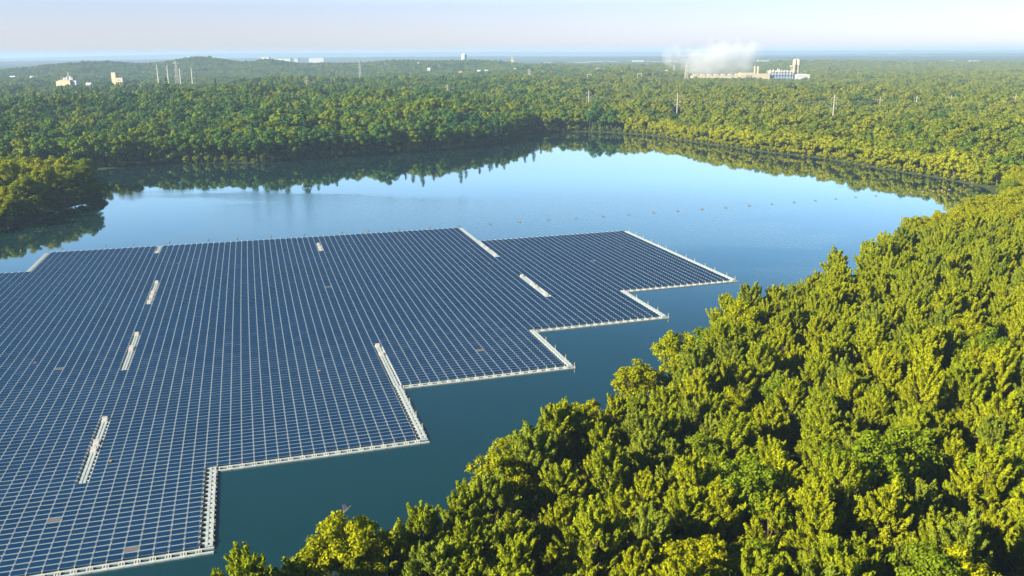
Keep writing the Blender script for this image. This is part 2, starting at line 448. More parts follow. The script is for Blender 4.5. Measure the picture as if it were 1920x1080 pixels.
def pine_hi(seed):
    """old white pine: up-swept plumes of needle tufts round a tall stem"""
    rng = np.random.default_rng(seed)
    h = 15.0; R = 4.1 + rng.uniform(-.4,.5)
    cen = []; nrm = []; up = []; W = []; Ls = []
    ends = []
    nb = 44
    for k in range(nb):
        t = (k+.5)/nb
        z = 3.2 + (h-6.6)*t**.8 + rng.normal(0,.3)
        prof = (1-t)**.36*(.66+.34*min(1,t*2.5+.25))
        Lb = max(.8, R*prof*rng.uniform(.72,1.18))
        a = k*2.399 + rng.normal(0,.35)
        out = np.array([math.cos(a), math.sin(a), 0.]); lat = np.array([-out[1], out[0], 0.])
        el = math.radians(10 + 50*t + rng.normal(0,9))
        d = out*math.cos(el) + np.array([0,0,1.])*math.sin(el)
        elbow = np.array([0,0,z]) + d*Lb*.5
        ends.append(elbow + d*.4)
        for f in range(4 if Lb > 2.2 else 2):
            # one plume: a brush of needle tufts round an up-swept shoot
            st = elbow + d*Lb*rng.uniform(-.12,.22) + lat*rng.normal(0,.22)*Lb*.6
            ax = unit(d*rng.uniform(.6,1.1) + np.array([0,0,rng.uniform(.5,1.15)]) + lat*rng.normal(0,.6))
            ln = rng.uniform(1.3,2.3)*(.75+.1*Lb)
            rad = rng.uniform(.26,.42)
            n = int(66*ln)
            q = rng.uniform(0,1,n)
            g = unit(rng.normal(0,1,(n,3))); g = unit(g - ax*(g@ax)[:,None])
            lump = 1 + .28*np.sin(q*17+f*2+k) * np.cos(np.arctan2(g@lat, g[:,2])*3+k)
            rr = rad*(.35+.65*np.sin(np.clip(q*1.25+.25,0,1.5)*PI/1.62))*np.sqrt(rng.uniform(.35,1,n))*lump
            P = st + ax*(q*ln)[:,None] + g*rr[:,None] + np.array([0,0,1.])*(q*q*.35)[:,None]
            dirs = unit(ax*1.0 + g*.75 + rng.normal(0,.28,(n,3)))
            nn = unit(g + ax*.35*q[:,None] + rng.normal(0,.38,(n,3)))
            cen.append(P); nrm.append(nn); up.append(dirs)
            W.append(rng.uniform(.10,.17,n)); Ls.append(rng.uniform(.30,.50,n))
    V = cards(np.concatenate(cen), np.concatenate(nrm), np.concatenate(up), np.concatenate(W), np.concatenate(Ls))
    return V, limb_tree(rng, h-2.2, .26, ends)
def broad_hi(seed):
    rng = np.random.default_rng(seed)
    h = 13.0; R = 3.9
    cl = []
    ncl = 70
    for k in range(ncl):
        v = unit(rng.normal(0,1,3)); v[2] = abs(v[2])*1.0 if rng.random() < .72 else v[2]
        q = rng.uniform(.55,1.0)
        c = np.array([v[0]*R*q, v[1]*R*q, h*.60 + v[2]*h*.36*q])
        c[:2] *= 1 + .25*math.sin(3*math.atan2(v[1],v[0])+seed)
        cl.append((c, rng.uniform(.55,1.05)))
    cen=[];nrm=[];up=[]
    for c, r in cl:
        n = int(150*r*r)+40
        v = unit(rng.normal(0,1,(n,3)) + np.array([0,0,.35]))
        p = c + v*r*rng.uniform(.45,1.05,(n,1))*np.array([1.1,1.1,.8])
        cen.append(p); nrm.append(unit(v + rng.normal(0,.55,(n,3)) + np.array([0,0,.3]))); up.append(rng.normal(0,1,(n,3)))
    cen = np.concatenate(cen)
    n = len(cen)
    V = cards(cen, np.concatenate(nrm), np.concatenate(up), rng.uniform(.15,.26,n), rng.uniform(.20,.36,n))
    return V, limb_tree(rng, h*.8, .22, [c for c, r in cl[::3]])
def broad_mid(seed):
    rng = np.random.default_rng(seed)
    h = 11.5; R = 4.6
    cen=[];nrm=[];up=[]
    for k in range(34):
        v = unit(rng.normal(0,1,3))
        if rng.random() < .6: v[2] = abs(v[2])
        q = rng.uniform(.6,1.0)
        c = np.array([v[0]*R*q, v[1]*R*q, h*.53 + v[2]*h*.42*q]); r = rng.uniform(.9,1.6)
        n = int(52*r)
        v = unit(rng.normal(0,1,(n,3)) + np.array([0,0,.35]))
        cen.append(c + v*r*rng.uniform(.6,1.05,(n,1))*np.array([1.1,1.1,.8])); nrm.append(unit(v + rng.normal(0,.26,(n,3)) + np.array([0,0,.1]))); up.append(rng.normal(0,1,(n,3)))
    cen = np.concatenate(cen); n = len(cen)
    V = cards(cen, np.concatenate(nrm), np.concatenate(up), rng.uniform(.34,.60,n), rng.uniform(.45,.78,n))
    mb = MB(); mb.tube([(0,0,-.5),(0,0,h*.6)], [.3,.12], 6, cap=False)
    return V, mb
def conifer_mid(seed):
    rng = np.random.default_rng(seed)
    h = 17.0; R = 3.3
    cen=[];nrm=[];up=[];W=[]
    for k in range(15):
        t = k/14.; z = 1.8 + (h-2.2)*t
        r = R*(1-t)**.8*rng.uniform(.8,1.15)+.25
        nb = int(6+6*(1-t))
        for b in range(nb):
            a = rng.uniform(0,2*PI); out = np.array([math.cos(a), math.sin(a), 0.])
            L = r*rng.uniform(.7,1.15)
            n = int(6+L*4); s = rng.uniform(.2,1,n)
            p = np.array([0,0,z]) + out*(s*L)[:,None] + np.array([0,0,1.])*(.10*s*L)[:,None] + rng.normal(0,.22,(n,3))*np.array([1,1,.6])
            cen.append(p); nrm.append(unit(np.array([0,0,.8]) + out*.5 + rng.normal(0,.4,(n,3)))); up.append(np.repeat(out[None],n,0)+rng.normal(0,.3,(n,3)))
            W.append(rng.uniform(.35,.6,n))
    cen=np.concatenate(cen); W=np.concatenate(W)
    V = cards(cen, np.concatenate(nrm), np.concatenate(up), W, W*1.6)
    mb = MB(); mb.tube([(0,0,-.5),(0,0,h*.95)], [.3,.05], 6, cap=False)
    return V, mb

NP, NB, NM, NC = 9, 6, 8, 4
PINES = []; BROADS = []; MIDS = {}; CONS = []
for i in range(NP):
    V, wood = pine_hi(100+i)
    PINES.append((card_mesh('pine_crown', V, [M['pine_o']]), wood.mesh('pine_trunk', M['bark'])))
for i in range(NB):
    V, wood = broad_hi(200+i)
    BROADS.append((card_mesh('leafy_crown', V, [M['leaf_y']]), wood.mesh('leafy_trunk', M['bark'])))
mid_geo = [broad_mid(300+i) for i in range(NM)]
for key in ('leaf_w', 'leaf_r', 'leaf_m'):
    MIDS[key] = [card_mesh('small_leafy_tree', V, [M[key], M['bark']], wood) for V, wood in mid_geo]
for i in range(NC):
    V, wood = conifer_mid(400+i)
    CONS.append(card_mesh('small_conifer', V, [M['conifer'], M['bark']], wood))
def put(name, crown, trunk, x, y, z, s, rz, mat=None, label=None, cat='tree', group=None, sz=1.0):
    """one tree: an Empty at its foot with a crown and a trunk"""
    r = empty(name, (x, y, z), rz); r.scale = (s, s, s*sz)
    c = link('crown', crown, r); t = link('trunk', trunk, r)
    if mat is not None:
        c.material_slots[0].link = 'OBJECT'; c.material_slots[0].material = mat
    tag(r, label, cat, group)
    return r
def put1(name, mesh, x, y, z, s, rz, label, cat='tree', group=None, sz=1.0, mat=None):
    o = link(name, mesh, None, (x, y, z), rz); o.scale = (s, s, s*sz)
    if mat is not None:
        o.material_slots[0].link = 'OBJECT'; o.material_slots[0].material = mat
    tag(o, label, cat, group)
    return o
def jitter_grid(x0, x1, y0, y1, sp, j=.36):
    nx, ny = int((x1-x0)/sp)+1, int((y1-y0)/(sp*.87))+1
    gx = x0 + (np.arange(nx)[None] + .5*(np.arange(ny)[:,None] % 2))*sp
    gy = y0 + np.arange(ny)[:,None]*sp*.87 + np.zeros((1,nx))
    gx = gx + RNG.uniform(-j,j,gx.shape)*sp; gy = gy + RNG.uniform(-j,j,gy.shape)*sp
    return gx.ravel(), gy.ravel()

# --- near wood on the right
gx, gy = jitter_grid(-75, 330, 42, 470, 6.4)
d = lake_d(gx, gy)
gz = hgt(gx, gy)
ang = np.degrees(np.arctan2(gx, gy))
keep = (d > np.where(gy > 104, 3.2, 1.6)) & (ang > -35) & (ang < 38) & (gx > -60) & ~((gx > 235) & (gy > 430)) & (gy < 470) & (gx > -70 + (gy-42)*.05) & ~((gy < 90) & (gx < -30))
gx, gy, gz, d, ang = [a[keep] for a in (gx, gy, gz, d, ang)]
zone_far = gy > 285          # leafy trees where the right bank comes round
edge = (d < 8.5) & (gy < 175) & (gy > 76)
px, py = project(gx, gy, gz+14)
dist = np.hypot(np.hypot(gx, gy), H-gz-14)
inview = (px > -30) & (px < 1950) & (py < 1160)
EDGE = [(1100,420),(985,505),(960,600),(945,690),(905,765),(850,865),(820,930),(750,1000),(700,1098),(660,1165),(590,1300),(525,1440),(470,1560),(440,1640),(400,1700)]
ey_ = np.array([q[0] for q in EDGE][::-1], float); exx = np.array([q[1] for q in EDGE][::-1], float)
lim = np.interp(py, ey_, exx)
tooleft = (py > 400) & (px - np.where(py > 925, .9, 2.3)*F/dist < lim)
gx, gy, gz, d, ang, px, py, dist, inview, edge, zone_far = [a[~tooleft] for a in (gx, gy, gz, d, ang, px, py, dist, inview, edge, zone_far)]
order = np.argsort(dist)
rest_pine = []; rest_leaf = []
def shore_phrase(x, y, px):
    if y < 112: return 'overhanging the dark water near the photo\'s bottom edge'
    if y < 150: return 'on the shore facing the array\'s lowest corner'
    return 'on the shore facing the array\'s middle corners'
def pine_zone(px, py, d):
    if d < 12: return 'in the row along the near shore', 'pines of the near shore row'
    if py > 960 and px < 1250: return 'at the photo\'s bottom edge, towards the water', 'pines at the bottom edge by the water'
    if py > 960: return 'at the photo\'s bottom edge, away from the water', 'pines at the bottom edge deep in the wood'
    if px > 1650 and py > 620: return 'beside the photo\'s right edge, below its middle', 'pines beside the lower right edge'
    if px > 1500: return 'between the lake\'s narrow end and the right edge', 'pines towards the narrow end of the lake'
    if py > 780: return 'in the lower middle of the dense near wood', 'pines in the lower middle of the near wood'
    return 'behind the near shore row', 'pines behind the near shore row'
used = {'pine': 0, 'leaf': 0}
hue = {'pine_y': 'yellow-green', 'pine_o': 'olive green', 'pine_b': 'grey-green'}
for i in order:
    x, y, z = gx[i], gy[i], gz[i]-.3
    s = RNG.uniform(.76,1.18); rz = RNG.uniform(0, 6.28)
    sz = RNG.uniform(.92,1.12)
    if dist[i] > 1 and not inview[i]:
        (rest_leaf if (edge[i] or zone_far[i]) else rest_pine).append((x, y, z, s, sz, rz)); continue
    if edge[i]:
        w = RNG.random()
        mat = M['leaf_y'] if w < .75 else M['leaf_g']
        k = int(RNG.integers(NB))
        ss = s*RNG.uniform(.98,1.14)
        tint = 'bright yellow-green' if w < .75 else 'mid green'
        ph = shore_phrase(x, y, px[i])
        put('broadleaf_tree', BROADS[k][0], BROADS[k][1], x, y, z, ss, rz, mat, '%s leafy tree %s' % (tint, ph), 'tree', '%s leafy trees %s' % (tint, ph), sz)
        used['leaf'] += 1
    elif zone_far[i]:
        if used['leaf'] < 175:
            mat = M['leaf_y'] if RNG.random() < (.85 if d[i] < 45 else .5) else M['leaf_g']
            k = int(RNG.integers(NB))
            tint = 'bright yellow-green' if mat == M['leaf_y'] else 'mid green'
            ph = 'where the near wood meets the right bank' if d[i] < 40 else 'in the wood behind the right bank, at the right edge'
            put('broadleaf_tree', BROADS[k][0], BROADS[k][1], x, y, z, s*1.05, rz, mat, '%s rounded tree %s' % (tint, ph), 'tree', '%s rounded trees %s' % (tint, ph), sz)
            used['leaf'] += 1
        else: rest_leaf.append((x, y, z, s, sz, rz))
    elif RNG.random() < .10 and used['leaf'] < 160 and inview[i] and gy[i] < 200:
        mat = M['leaf_g'] if RNG.random() < .7 else M['leaf_y']; k = int(RNG.integers(NB))
        tint = 'mid green' if mat == M['leaf_g'] else 'bright yellow-green'
        ph = pine_zone(px[i], py[i], d[i])[0]
        put('broadleaf_tree', BROADS[k][0], BROADS[k][1], x, y, z, s*1.12, rz, mat, '%s broadleaf among the pines %s' % (tint, ph), 'tree', '%s broadleaf trees %s' % (tint, ph), sz)
        used['leaf'] += 1
    else:
        if used['pine'] < 296:
            w = RNG.random(); mk = 'pine_y' if w < .38 else ('pine_o' if w < .78 else 'pine_b')
            k = int(RNG.integers(NP))
            size = 'tall' if s*sz > 1.04 else ('low' if s*sz < .88 else 'middling')
            ph, g = pine_zone(px[i], py[i], d[i])
            put('pine_tree', PINES[k][0], PINES[k][1], x, y, z, s, rz, M[mk], '%s %s pine %s' % (size, hue[mk], ph), 'tree', '%s %s %s' % (size, hue[mk], g), sz)
            used['pine'] += 1
        else: rest_pine.append((x, y, z, s, sz, rz))

# --- instanced woods (kind stuff)
def scatter(name, pts, sources, label):
    """pts: (N,6) x y z s sz rz; sources: real placed objects"""
    pts = np.array(pts, np.float32)
    if len(pts) == 0: return
    col = bpy.data.collections.new('sources_of_' + name)
    for s_ in sources: col.objects.link(s_)
    me = bpy.data.meshes.new(name)
    me.vertices.add(len(pts)); me.vertices.foreach_set('co', pts[:,:3].ravel())
    a = me.attributes.new('scl', 'FLOAT_VECTOR', 'POINT'); a.data.foreach_set('vector', np.stack([pts[:,3], pts[:,3], pts[:,3]*pts[:,4]],1).astype(np.float32).ravel())
    a = me.attributes.new('rot', 'FLOAT_VECTOR', 'POINT'); a.data.foreach_set('vector', np.stack([pts[:,3]*0, pts[:,3]*0, pts[:,5]],1).astype(np.float32).ravel())
    a = me.attributes.new('idx', 'INT', 'POINT'); a.data.foreach_set('value', RNG.integers(0, len(sources), len(pts)).astype(np.int32))
    o = link(name, me)
    ng = bpy.data.node_groups.new(name, 'GeometryNodeTree')
    ng.interface.new_socket('Geometry', in_out='INPUT', socket_type='NodeSocketGeometry')
    ng.interface.new_socket('Geometry', in_out='OUTPUT', socket_type='NodeSocketGeometry')
    N = ng.nodes; L = ng.links
    gi = N.new('NodeGroupInput'); go = N.new('NodeGroupOutput')
    ci = N.new('GeometryNodeCollectionInfo'); ci.inputs['Collection'].default_value = col
    ci.inputs['Separate Children'].default_value = True; ci.inputs['Reset Children'].default_value = True
    ip = N.new('GeometryNodeInstanceOnPoints'); ip.inputs['Pick Instance'].default_value = True
    def attr(n, t):
        q = N.new('GeometryNodeInputNamedAttribute'); q.data_type = t; q.inputs['Name'].default_value = n
        return q.outputs['Attribute']
    L.new(gi.outputs[0], ip.inputs['Points']); L.new(ci.outputs[0], ip.inputs['Instance'])
    L.new(attr('idx', 'INT'), ip.inputs['Instance Index'])
    L.new(attr('rot', 'FLOAT_VECTOR'), ip.inputs['Rotation'])
    L.new(attr('scl', 'FLOAT_VECTOR'), ip.inputs['Scale'])
    L.new(ip.outputs[0], go.inputs[0])
    md = o.modifiers.new('scatter', 'NODES'); md.node_group = ng
    tag(o, label, 'wood', None, 'stuff')
    return o

# --- individually placed trees of the far shores
left_sources = []; right_sources = []; con_sources = []
def along(poly, sp, off, jit=1.2):
    """points at spacing sp along a polyline, pushed off metres to its left"""
    out = []; carry = 0
    for (ax, ay), (bx, by) in zip(poly[:-1], poly[1:]):
        L_ = math.hypot(bx-ax, by-ay); t = carry
        while t < L_:
            nx, ny = -(by-ay)/L_, (bx-ax)/L_
            out.append((ax+(bx-ax)*t/L_ + nx*off + random.uniform(-jit,jit), ay+(by-ay)*t/L_ + ny*off + random.uniform(-jit,jit)))
            t += sp*random.uniform(.8,1.2)
        carry = t - L_
    return out
FAR_LEFT = [(-292,545),(-252,560),(-245,577),(-199,582),(-170,580),(-129,604),(-70,637),(-32,664),(-12,690),(4,742),(20,784),(45,800),(69,799),(101,780)]
RIGHT = [(101,780),(121,757),(146,696),(173,639),(184,621),(209,584),(221,541),(239,494),(246,468),(250,446)]
taken = []
for x, y in along(FAR_LEFT, 7.2, 4.5):
    z = float(hgt(np.array([x]), np.array([y]))[0]) - .5
    con = (-150 < x < 30 and random.random() < .42)
    where = ('by the dark inlet at the left' if x < -215 else 'on the shaded far shore, left part' if x < -110 else 'on the shaded far shore, middle part' if x < 0 else 'on the shaded far shore near its bend')
    if con:
        o = put1('conifer_tree', CONS[random.randrange(NC)], x, y, z, random.uniform(1.05,1.5), random.uniform(0,6), 'dark pointed conifer standing %s' % where, 'tree', 'dark conifers %s' % where)
        if len(con_sources) < NC and o.data not in [q.data for q in con_sources]: con_sources.append(o)
    else:
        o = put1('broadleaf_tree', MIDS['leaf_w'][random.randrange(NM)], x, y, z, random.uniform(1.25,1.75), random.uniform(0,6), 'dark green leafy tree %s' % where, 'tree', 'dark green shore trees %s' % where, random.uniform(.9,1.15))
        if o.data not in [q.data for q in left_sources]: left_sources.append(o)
    taken.append((x, y))
for x, y in along(RIGHT, 6.6, 4.0):
    z = float(hgt(np.array([x]), np.array([y]))[0]) - .5
    where = 'at the bend where far and right shore meet' if y > 740 else 'on the sunlit right shore, farther half' if y > 590 else 'on the sunlit right shore, nearer half'
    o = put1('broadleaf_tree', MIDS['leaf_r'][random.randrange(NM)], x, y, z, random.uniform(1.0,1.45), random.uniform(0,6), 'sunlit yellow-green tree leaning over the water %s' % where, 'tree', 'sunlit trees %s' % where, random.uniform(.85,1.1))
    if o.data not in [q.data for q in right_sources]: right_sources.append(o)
    taken.append((x, y))
shrubs = []
PEN_EDGE = [(-232,300),(-230,312),(-214,350),(-217,383),(-214,397),(-212,415),(-208,429),(-213,452),(-240,474),(-262,485)]
for poly, mk, nm in ((FAR_LEFT, 'leaf_w', 'at the waterline of the shaded far shore'), (RIGHT, 'leaf_r', 'at the waterline of the sunlit right shore'), (PEN_EDGE, 'leaf_w', 'at the waterline of the wooded point')):
    for x, y in along(poly, 6.4, .9 if poly is not PEN_EDGE else 1.0, .6):
        if poly is PEN_EDGE: x -= 1.5
        z = float(hgt(np.array([x]), np.array([y]))[0]) - .6
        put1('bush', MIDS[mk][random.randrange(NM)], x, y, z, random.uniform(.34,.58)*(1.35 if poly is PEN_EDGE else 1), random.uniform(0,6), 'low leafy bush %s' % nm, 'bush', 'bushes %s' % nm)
wood_sources = []
for x, y in along(RIGHT, 7.5, 12.5):
    z = float(hgt(np.array([x]), np.array([y]))[0]) - .5
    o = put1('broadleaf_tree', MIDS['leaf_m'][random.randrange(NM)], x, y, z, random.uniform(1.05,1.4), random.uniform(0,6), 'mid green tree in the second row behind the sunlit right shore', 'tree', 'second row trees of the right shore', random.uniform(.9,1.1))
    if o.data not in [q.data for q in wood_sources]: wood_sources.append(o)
    taken.append((x, y))
# the rounded trees of the small point of land at the left
PEN = [(-213,360,.9,'leaf_y'),(-222,362,.95,'leaf_y'),(-219,374,1.0,'leaf_y'),(-229,380,1.15,'leaf_y'),(-222,392,1.1,'leaf_y'),(-235,396,1.3,'leaf_y'),(-221,407,1.2,'leaf_y'),(-229,418,1.35,'leaf_y'),(-218,420,1.2,'leaf_y'),(-214,432,1.15,'leaf_g'),(-224,434,1.3,'leaf_y'),(-240,412,1.35,'leaf_y'),(-238,430,1.35,'leaf_y'),(-236,446,1.25,'leaf_y'),(-222,450,1.15,'leaf_g'),(-250,428,1.3,'leaf_y'),(-252,446,1.25,'leaf_y'),(-264,458,1.15,'leaf_g'),(-240,318,1.05,'leaf_g'),(-246,300,1.1,'leaf_g'),(-215,411,1.0,'leaf_y'),(-219,396,1.0,'leaf_y'),(-219,442,1.05,'leaf_g'),(-228,460,1.1,'leaf_g'),(-246,466,1.1,'leaf_g')]
for k, (x, y, s, mk) in enumerate(PEN):
    z = float(hgt(np.array([x]), np.array([y]))[0]) - .4
    tint = 'golden yellow-green' if mk == 'leaf_y' else 'dark green'  # brighter leaves stand in for the sunlit side, darker for the shaded tip
    part = 'at the tip of the wooded point' if y > 415 and x > -235 else 'on the landward side of the wooded point' if x < -235 else 'at the near water edge of the wooded point'
    b = BROADS[k % NB]
    put('broadleaf_tree', b[0], b[1], x, y, z, s*1.22, k*1.7, M[mk], '%s rounded tree %s at the left' % (tint, part), 'tree', '%s trees %s' % (tint, part), 1.0)
    taken.append((x, y))

for x, y in ((-212,436),(-214,444),(-211,428),(-218,452),(-226,462),(-213,418),(-216,405),(-215,392),(-219,384)):
    z = float(hgt(np.array([x]), np.array([y]))[0]) - .5
    b = BROADS[int(abs(x)) % NB]
    put('bush', b[0], b[1], x-1.5, y, z, .62, x*1.3, M['leaf_g'], 'dense dark bush overhanging the water round the tip of the wooded point', 'bush', 'bushes round the tip of the wooded point')
# --- things standing in the far wood keep their own clearings: (x, y, radius, length towards the camera)
CLEAR = []
def clear(p, r, l=0): CLEAR.append((p[0], p[1], r, l))

# ------------------------------------------------------------------ distant buildings, poles, pylons
def top_z(py, D): return float(at(960, py, D)[2])
def gz1(x, y): return float(hgt(np.array([x]), np.array([y]))[0])
def ground_at(px, D):
    p = at(px, 150, D); return p[0], p[1], gz1(p[0], p[1])

# concrete building with tower, left
def tower_building():
    D = 1750; x, y, z = ground_at(222, D); u = D/F
    r = empty('tower_building', (x, y, z), math.radians(-10)); tag(r, 'cream L-shaped concrete building with a square tower and overhanging block', 'building')
    Zt = top_z(131, D)-z; Zm = top_z(141, D)-z; Zo = top_z(148.5, D)-z
    w = MB(); w.box((-6,0,Zt/2), (9,12,Zt)); w.build('tower', M['cream'], r)
    w = MB(); w.box((5.5,0,(Zm+Zo)/2), (14,11.6,Zm-Zo)); w.build('upper_block', M['cream'], r)
    w = MB(); w.box((5,.5,Zo/2), (12,9,Zo)); w.build('recessed_base', M['dark'], r)
    w = MB()
    for k in range(3): w.box((.8+5*k, -5.2, Zo/2), (.8,.8,Zo))
    w.build('column', M['cream'], r)
    w = MB(); w.box((5.5,0,Zm+.25), (14.4,12,.5)); w.build('roof', M['roof'], r)
    w = MB(); w.box((-6,0,Zt+.25), (9.4,12.4,.5)); w.build('tower_roof', M['roof'], r)
    for k in range(3):
        w = MB(); w.box((2.5+3.6*k,-5.85,(Zm+Zo)/2), (2.2,.1,1.6)); w.build('window', M['dark'], r)
    clear((x, y), 14, 10)
tower_building()
def small_plant():
    D = 1720; x, y, z = ground_at(124, D); u = D/F
    r = empty('factory', (x, y, z), math.radians(-8)); tag(r, 'low cream factory with white tanks and twin thin stacks on its roof', 'factory')
    Zb = top_z(144.5, D)-z; Zs = top_z(128.5, D)-z
    w = MB(); w.box((1,0,Zb/2), (24,16,Zb)); w.build('main_hall', M['cream'], r)
    w = MB(); w.box((-15,2,Zb/2-.8), (9,12,Zb-1.6)); w.build('side_hall', M['cream'], r)
    w = MB(); w.box((18,3,Zb/2-.5), (8,12,Zb-1)); w.build('annex', M['greywall'], r)
    for k, xx in enumerate((4.5, 6.8)):
        w = MB(); w.tube([(xx,0,Zb-1),(xx,0,Zs - k*.8)], [.55,.5], 10); w.build('stack', M['white'], r, smooth=False)
    w = MB(); w.tube([(-8,0,Zb-1),(-8,0,Zb+(Zs-Zb)*.5)], .8, 8); w.build('vent_pipe', M['yellow'], r)
    for xx, hh, rr in ((-4.5,.30,1.3),(-1.5,.26,1.2),(1.8,.38,1.5),(10,.42,1.9),(13.5,.28,1.4)):
        w = MB(); hh = (Zs-Zb)*hh; w.lathe([(rr,-1),(rr,hh),(rr*.6,hh+.5),(0.01,hh+.7)], (xx,0,Zb), 12); w.build('tank', M['white'], r, smooth=True)
    w = MB(); w.box((1,0,Zb+.2), (24.4,16.4,.4)); w.build('roof', M['roof'], r)
    w = MB(); w.box((8,-8.05,Zb*.45), (3,.1,Zb*.3)); w.build('loading_door', M['dark'], r)
    clear((x, y), 20, 12)
small_plant()

# the big works on the right: halls, cooling cells, steam, silos
WD = 2010
def wx(px): return float(at(px, 145, WD)[0])
def wz(py): return top_z(py, WD)
wg = gz1(wx(1380), WD)
mpp = WD/F
def works():
    # low brick hall with a row of cooling cells
    cx = wx(1342); zt = wz(144.3); r = empty('cooling_hall', (cx, WD, wg)); tag(r, 'long low tan hall with a row of box-shaped cooling cells on its roof', 'factory')
    Z = zt-wg; w0 = (1386-1297)*mpp
    w = MB(); w.box((0,0,Z/2), (w0,22,Z)); w.build('hall', M['cream'], r)
    w = MB(); w.box((0,0,Z+.2), (w0+.6,22.6,.4)); w.build('roof', M['roof'], r)
    for px in (1302.5,1316,1329,1342,1355,1368,1381):
        w = MB(); w.box((wx(px)-cx,-4,Z+.4+1.6), (7.6,8,3.2)); w.build('cooling_cell', M['cream'], r)
        w = MB(); w.tube([(wx(px)-cx,5,Z+.2),(wx(px)-cx,5,Z+2.5)], [3.2,3.4], 12); w.build('fan_stack', M['greywall'], r)
    for px in range(1304,1386,12):
        w = MB(); w.box((wx(px)-cx,-11.05,Z*.45), (4,.1,Z*.25)); w.build('window', M['dark'], r)
    clear((cx, WD), w0/2+4, 4)
    # cream main hall with two short stacks
    cx = wx(1412); zt = wz(141); Z = zt-wg; w0 = (1441-1386)*mpp
    r = empty('main_hall', (cx, WD, wg)); tag(r, 'cream factory hall with two short cream stacks and dark openings', 'factory')
    w = MB(); w.box((0,0,Z/2), (w0-.6,30,Z)); w.build('hall', M['cream'], r)
    w = MB(); w.box((-w0*.25,-2,Z+1), (w0*.4,20,2)); w.build('roof_block', M['cream'], r)
    for px in (1414.5, 1420.5):
        w = MB(); w.tube([(wx(px)-cx,0,Z-.5),(wx(px)-cx,0,wz(127)-wg)], [2.0,1.9], 12); w.build('stack', M['cream'], r)
    for px in (1397,1401,1405):
        w = MB(); w.box((wx(px)-cx,-15.06,Z*.55), (2.2,.12,Z*.5)); w.build('window', M['dark'], r)
    w = MB(); w.box((wx(1415)-cx,-15.06,Z*.4), (11,.12,Z*.55)); w.build('loading_door', M['roof'], r)
    clear((cx, WD), w0/2+6, 4)
    # process frame with pipes
    cx = wx(1462); r = empty('process_frame', (cx, WD, wg)); tag(r, 'open steel frame full of cream pipes and vessels over a blue lower hall', 'factory')
    w0 = (1485-1441)*mpp; Zl = wz(143)-wg; Zu = wz(131)-wg
    w = MB(); w.box((0,2,Zl/2), (w0-1.2,18,Zl)); w.build('lower_hall', M['blue'], r)
    fr = MB()
    for k in range(9):
        xx = -w0/2+.8+k*(w0-1.6)/8
        for yy in (-9.5, 9.5): fr.box((xx,yy,Zu*.42), (.7,.7,Zu*.84))
    for zz in (Zl*.5, Zl+.5, Zl+(Zu-Zl)*.45): fr.box((0,-9.5,zz), (w0-1,.9,.7)); fr.box((0,9.5,zz), (w0-1,.9,.7))
    fr.build('frame', M['greywall'], r)
    rr = random.Random(3)
    for k in range(14):
        xx = -w0/2+2.5+k*(w0-5)/13; hh = Zl+(Zu-Zl)*rr.uniform(.45,1)*(1-.4*(k/13))
        w = MB(); w.lathe([(1.5,Zl+.2),(1.5,hh),(.9,hh+.8),(.01,hh+1)], (xx,rr.uniform(-6,5),0), 10); w.build('vessel', M['cream'] if k % 3 else M['white'], r, smooth=True)
    for k in range(4):
        w = MB(); zz = Zl+1.5+k*1.6; w.tube([(-w0/2+1,-7,zz),(w0/2-2,-7,zz+(k%2)*.8)], .5, 6); w.build('pipe', M['white'], r)
    clear((cx, WD), w0/2+6, 4)
    # twin silos
    cx = wx(1491.5); r = empty('silo', (cx, WD, wg)); tag(r, 'tall pair of joined cream silos, the highest part of the works', 'silo')
    Zs = wz(115.5)-wg
    for s_ in (-1, 1):
        w = MB(); w.lathe([(3.9,0),(3.9,Zs*.74),(4.1,Zs*.745),(4.1,Zs*.76),(3.9,Zs*.765),(3.9,Zs-.8),(3.4,Zs),(.01,Zs+.3)], (s_*4.15,0,0), 18); w.build('silo_barrel', M['cream'], r, smooth=True)
    w = MB(); w.box((0,-3.3,Zs*.45), (1.1,.6,Zs*.7)); w.build('lift_shaft', M['dark'], r)
    w = MB(); w.box((0,0,Zs+.9), (9,3,1.4)); w.build('head_house', M['white'], r)
    w = MB(); w.tube([(0,0,Zs+1.5),(0,0,Zs+5)], .25, 6); w.build('mast', M['steel'], r)
    w = MB(); w.box((-11,0,wz(126)-wg-2), (5,5,4)); w.box((-11,0,(wz(130)-wg)/2), (1.2,1.2,wz(130)-wg)); w.build('side_bin', M['cream'], r)
    clear((cx, WD), 12, 4)
    # white shed
    cx = wx(1500); r = empty('white_shed', (cx, WD-16, wg)); tag(r, 'white shed with a gently pitched roof at the foot of the silos', 'shed')
    Z = wz(143)-wg; w0 = 24*mpp
    w = MB(); w.box((0,0,Z/2), (w0,12,Z)); w.build('wall', M['white'], r)
    w = MB(); w.box((-2,0,Z+.6), (w0*.8,12.4,1.2), taper=.7); w.build('roof', M['greywall'], r)
    w = MB(); w.box((-8,-6.05,Z*.35), (5,.1,Z*.5)); w.build('door', M['greywall'], r)
    clear((cx, WD-16), w0/2+3, 4)
works()

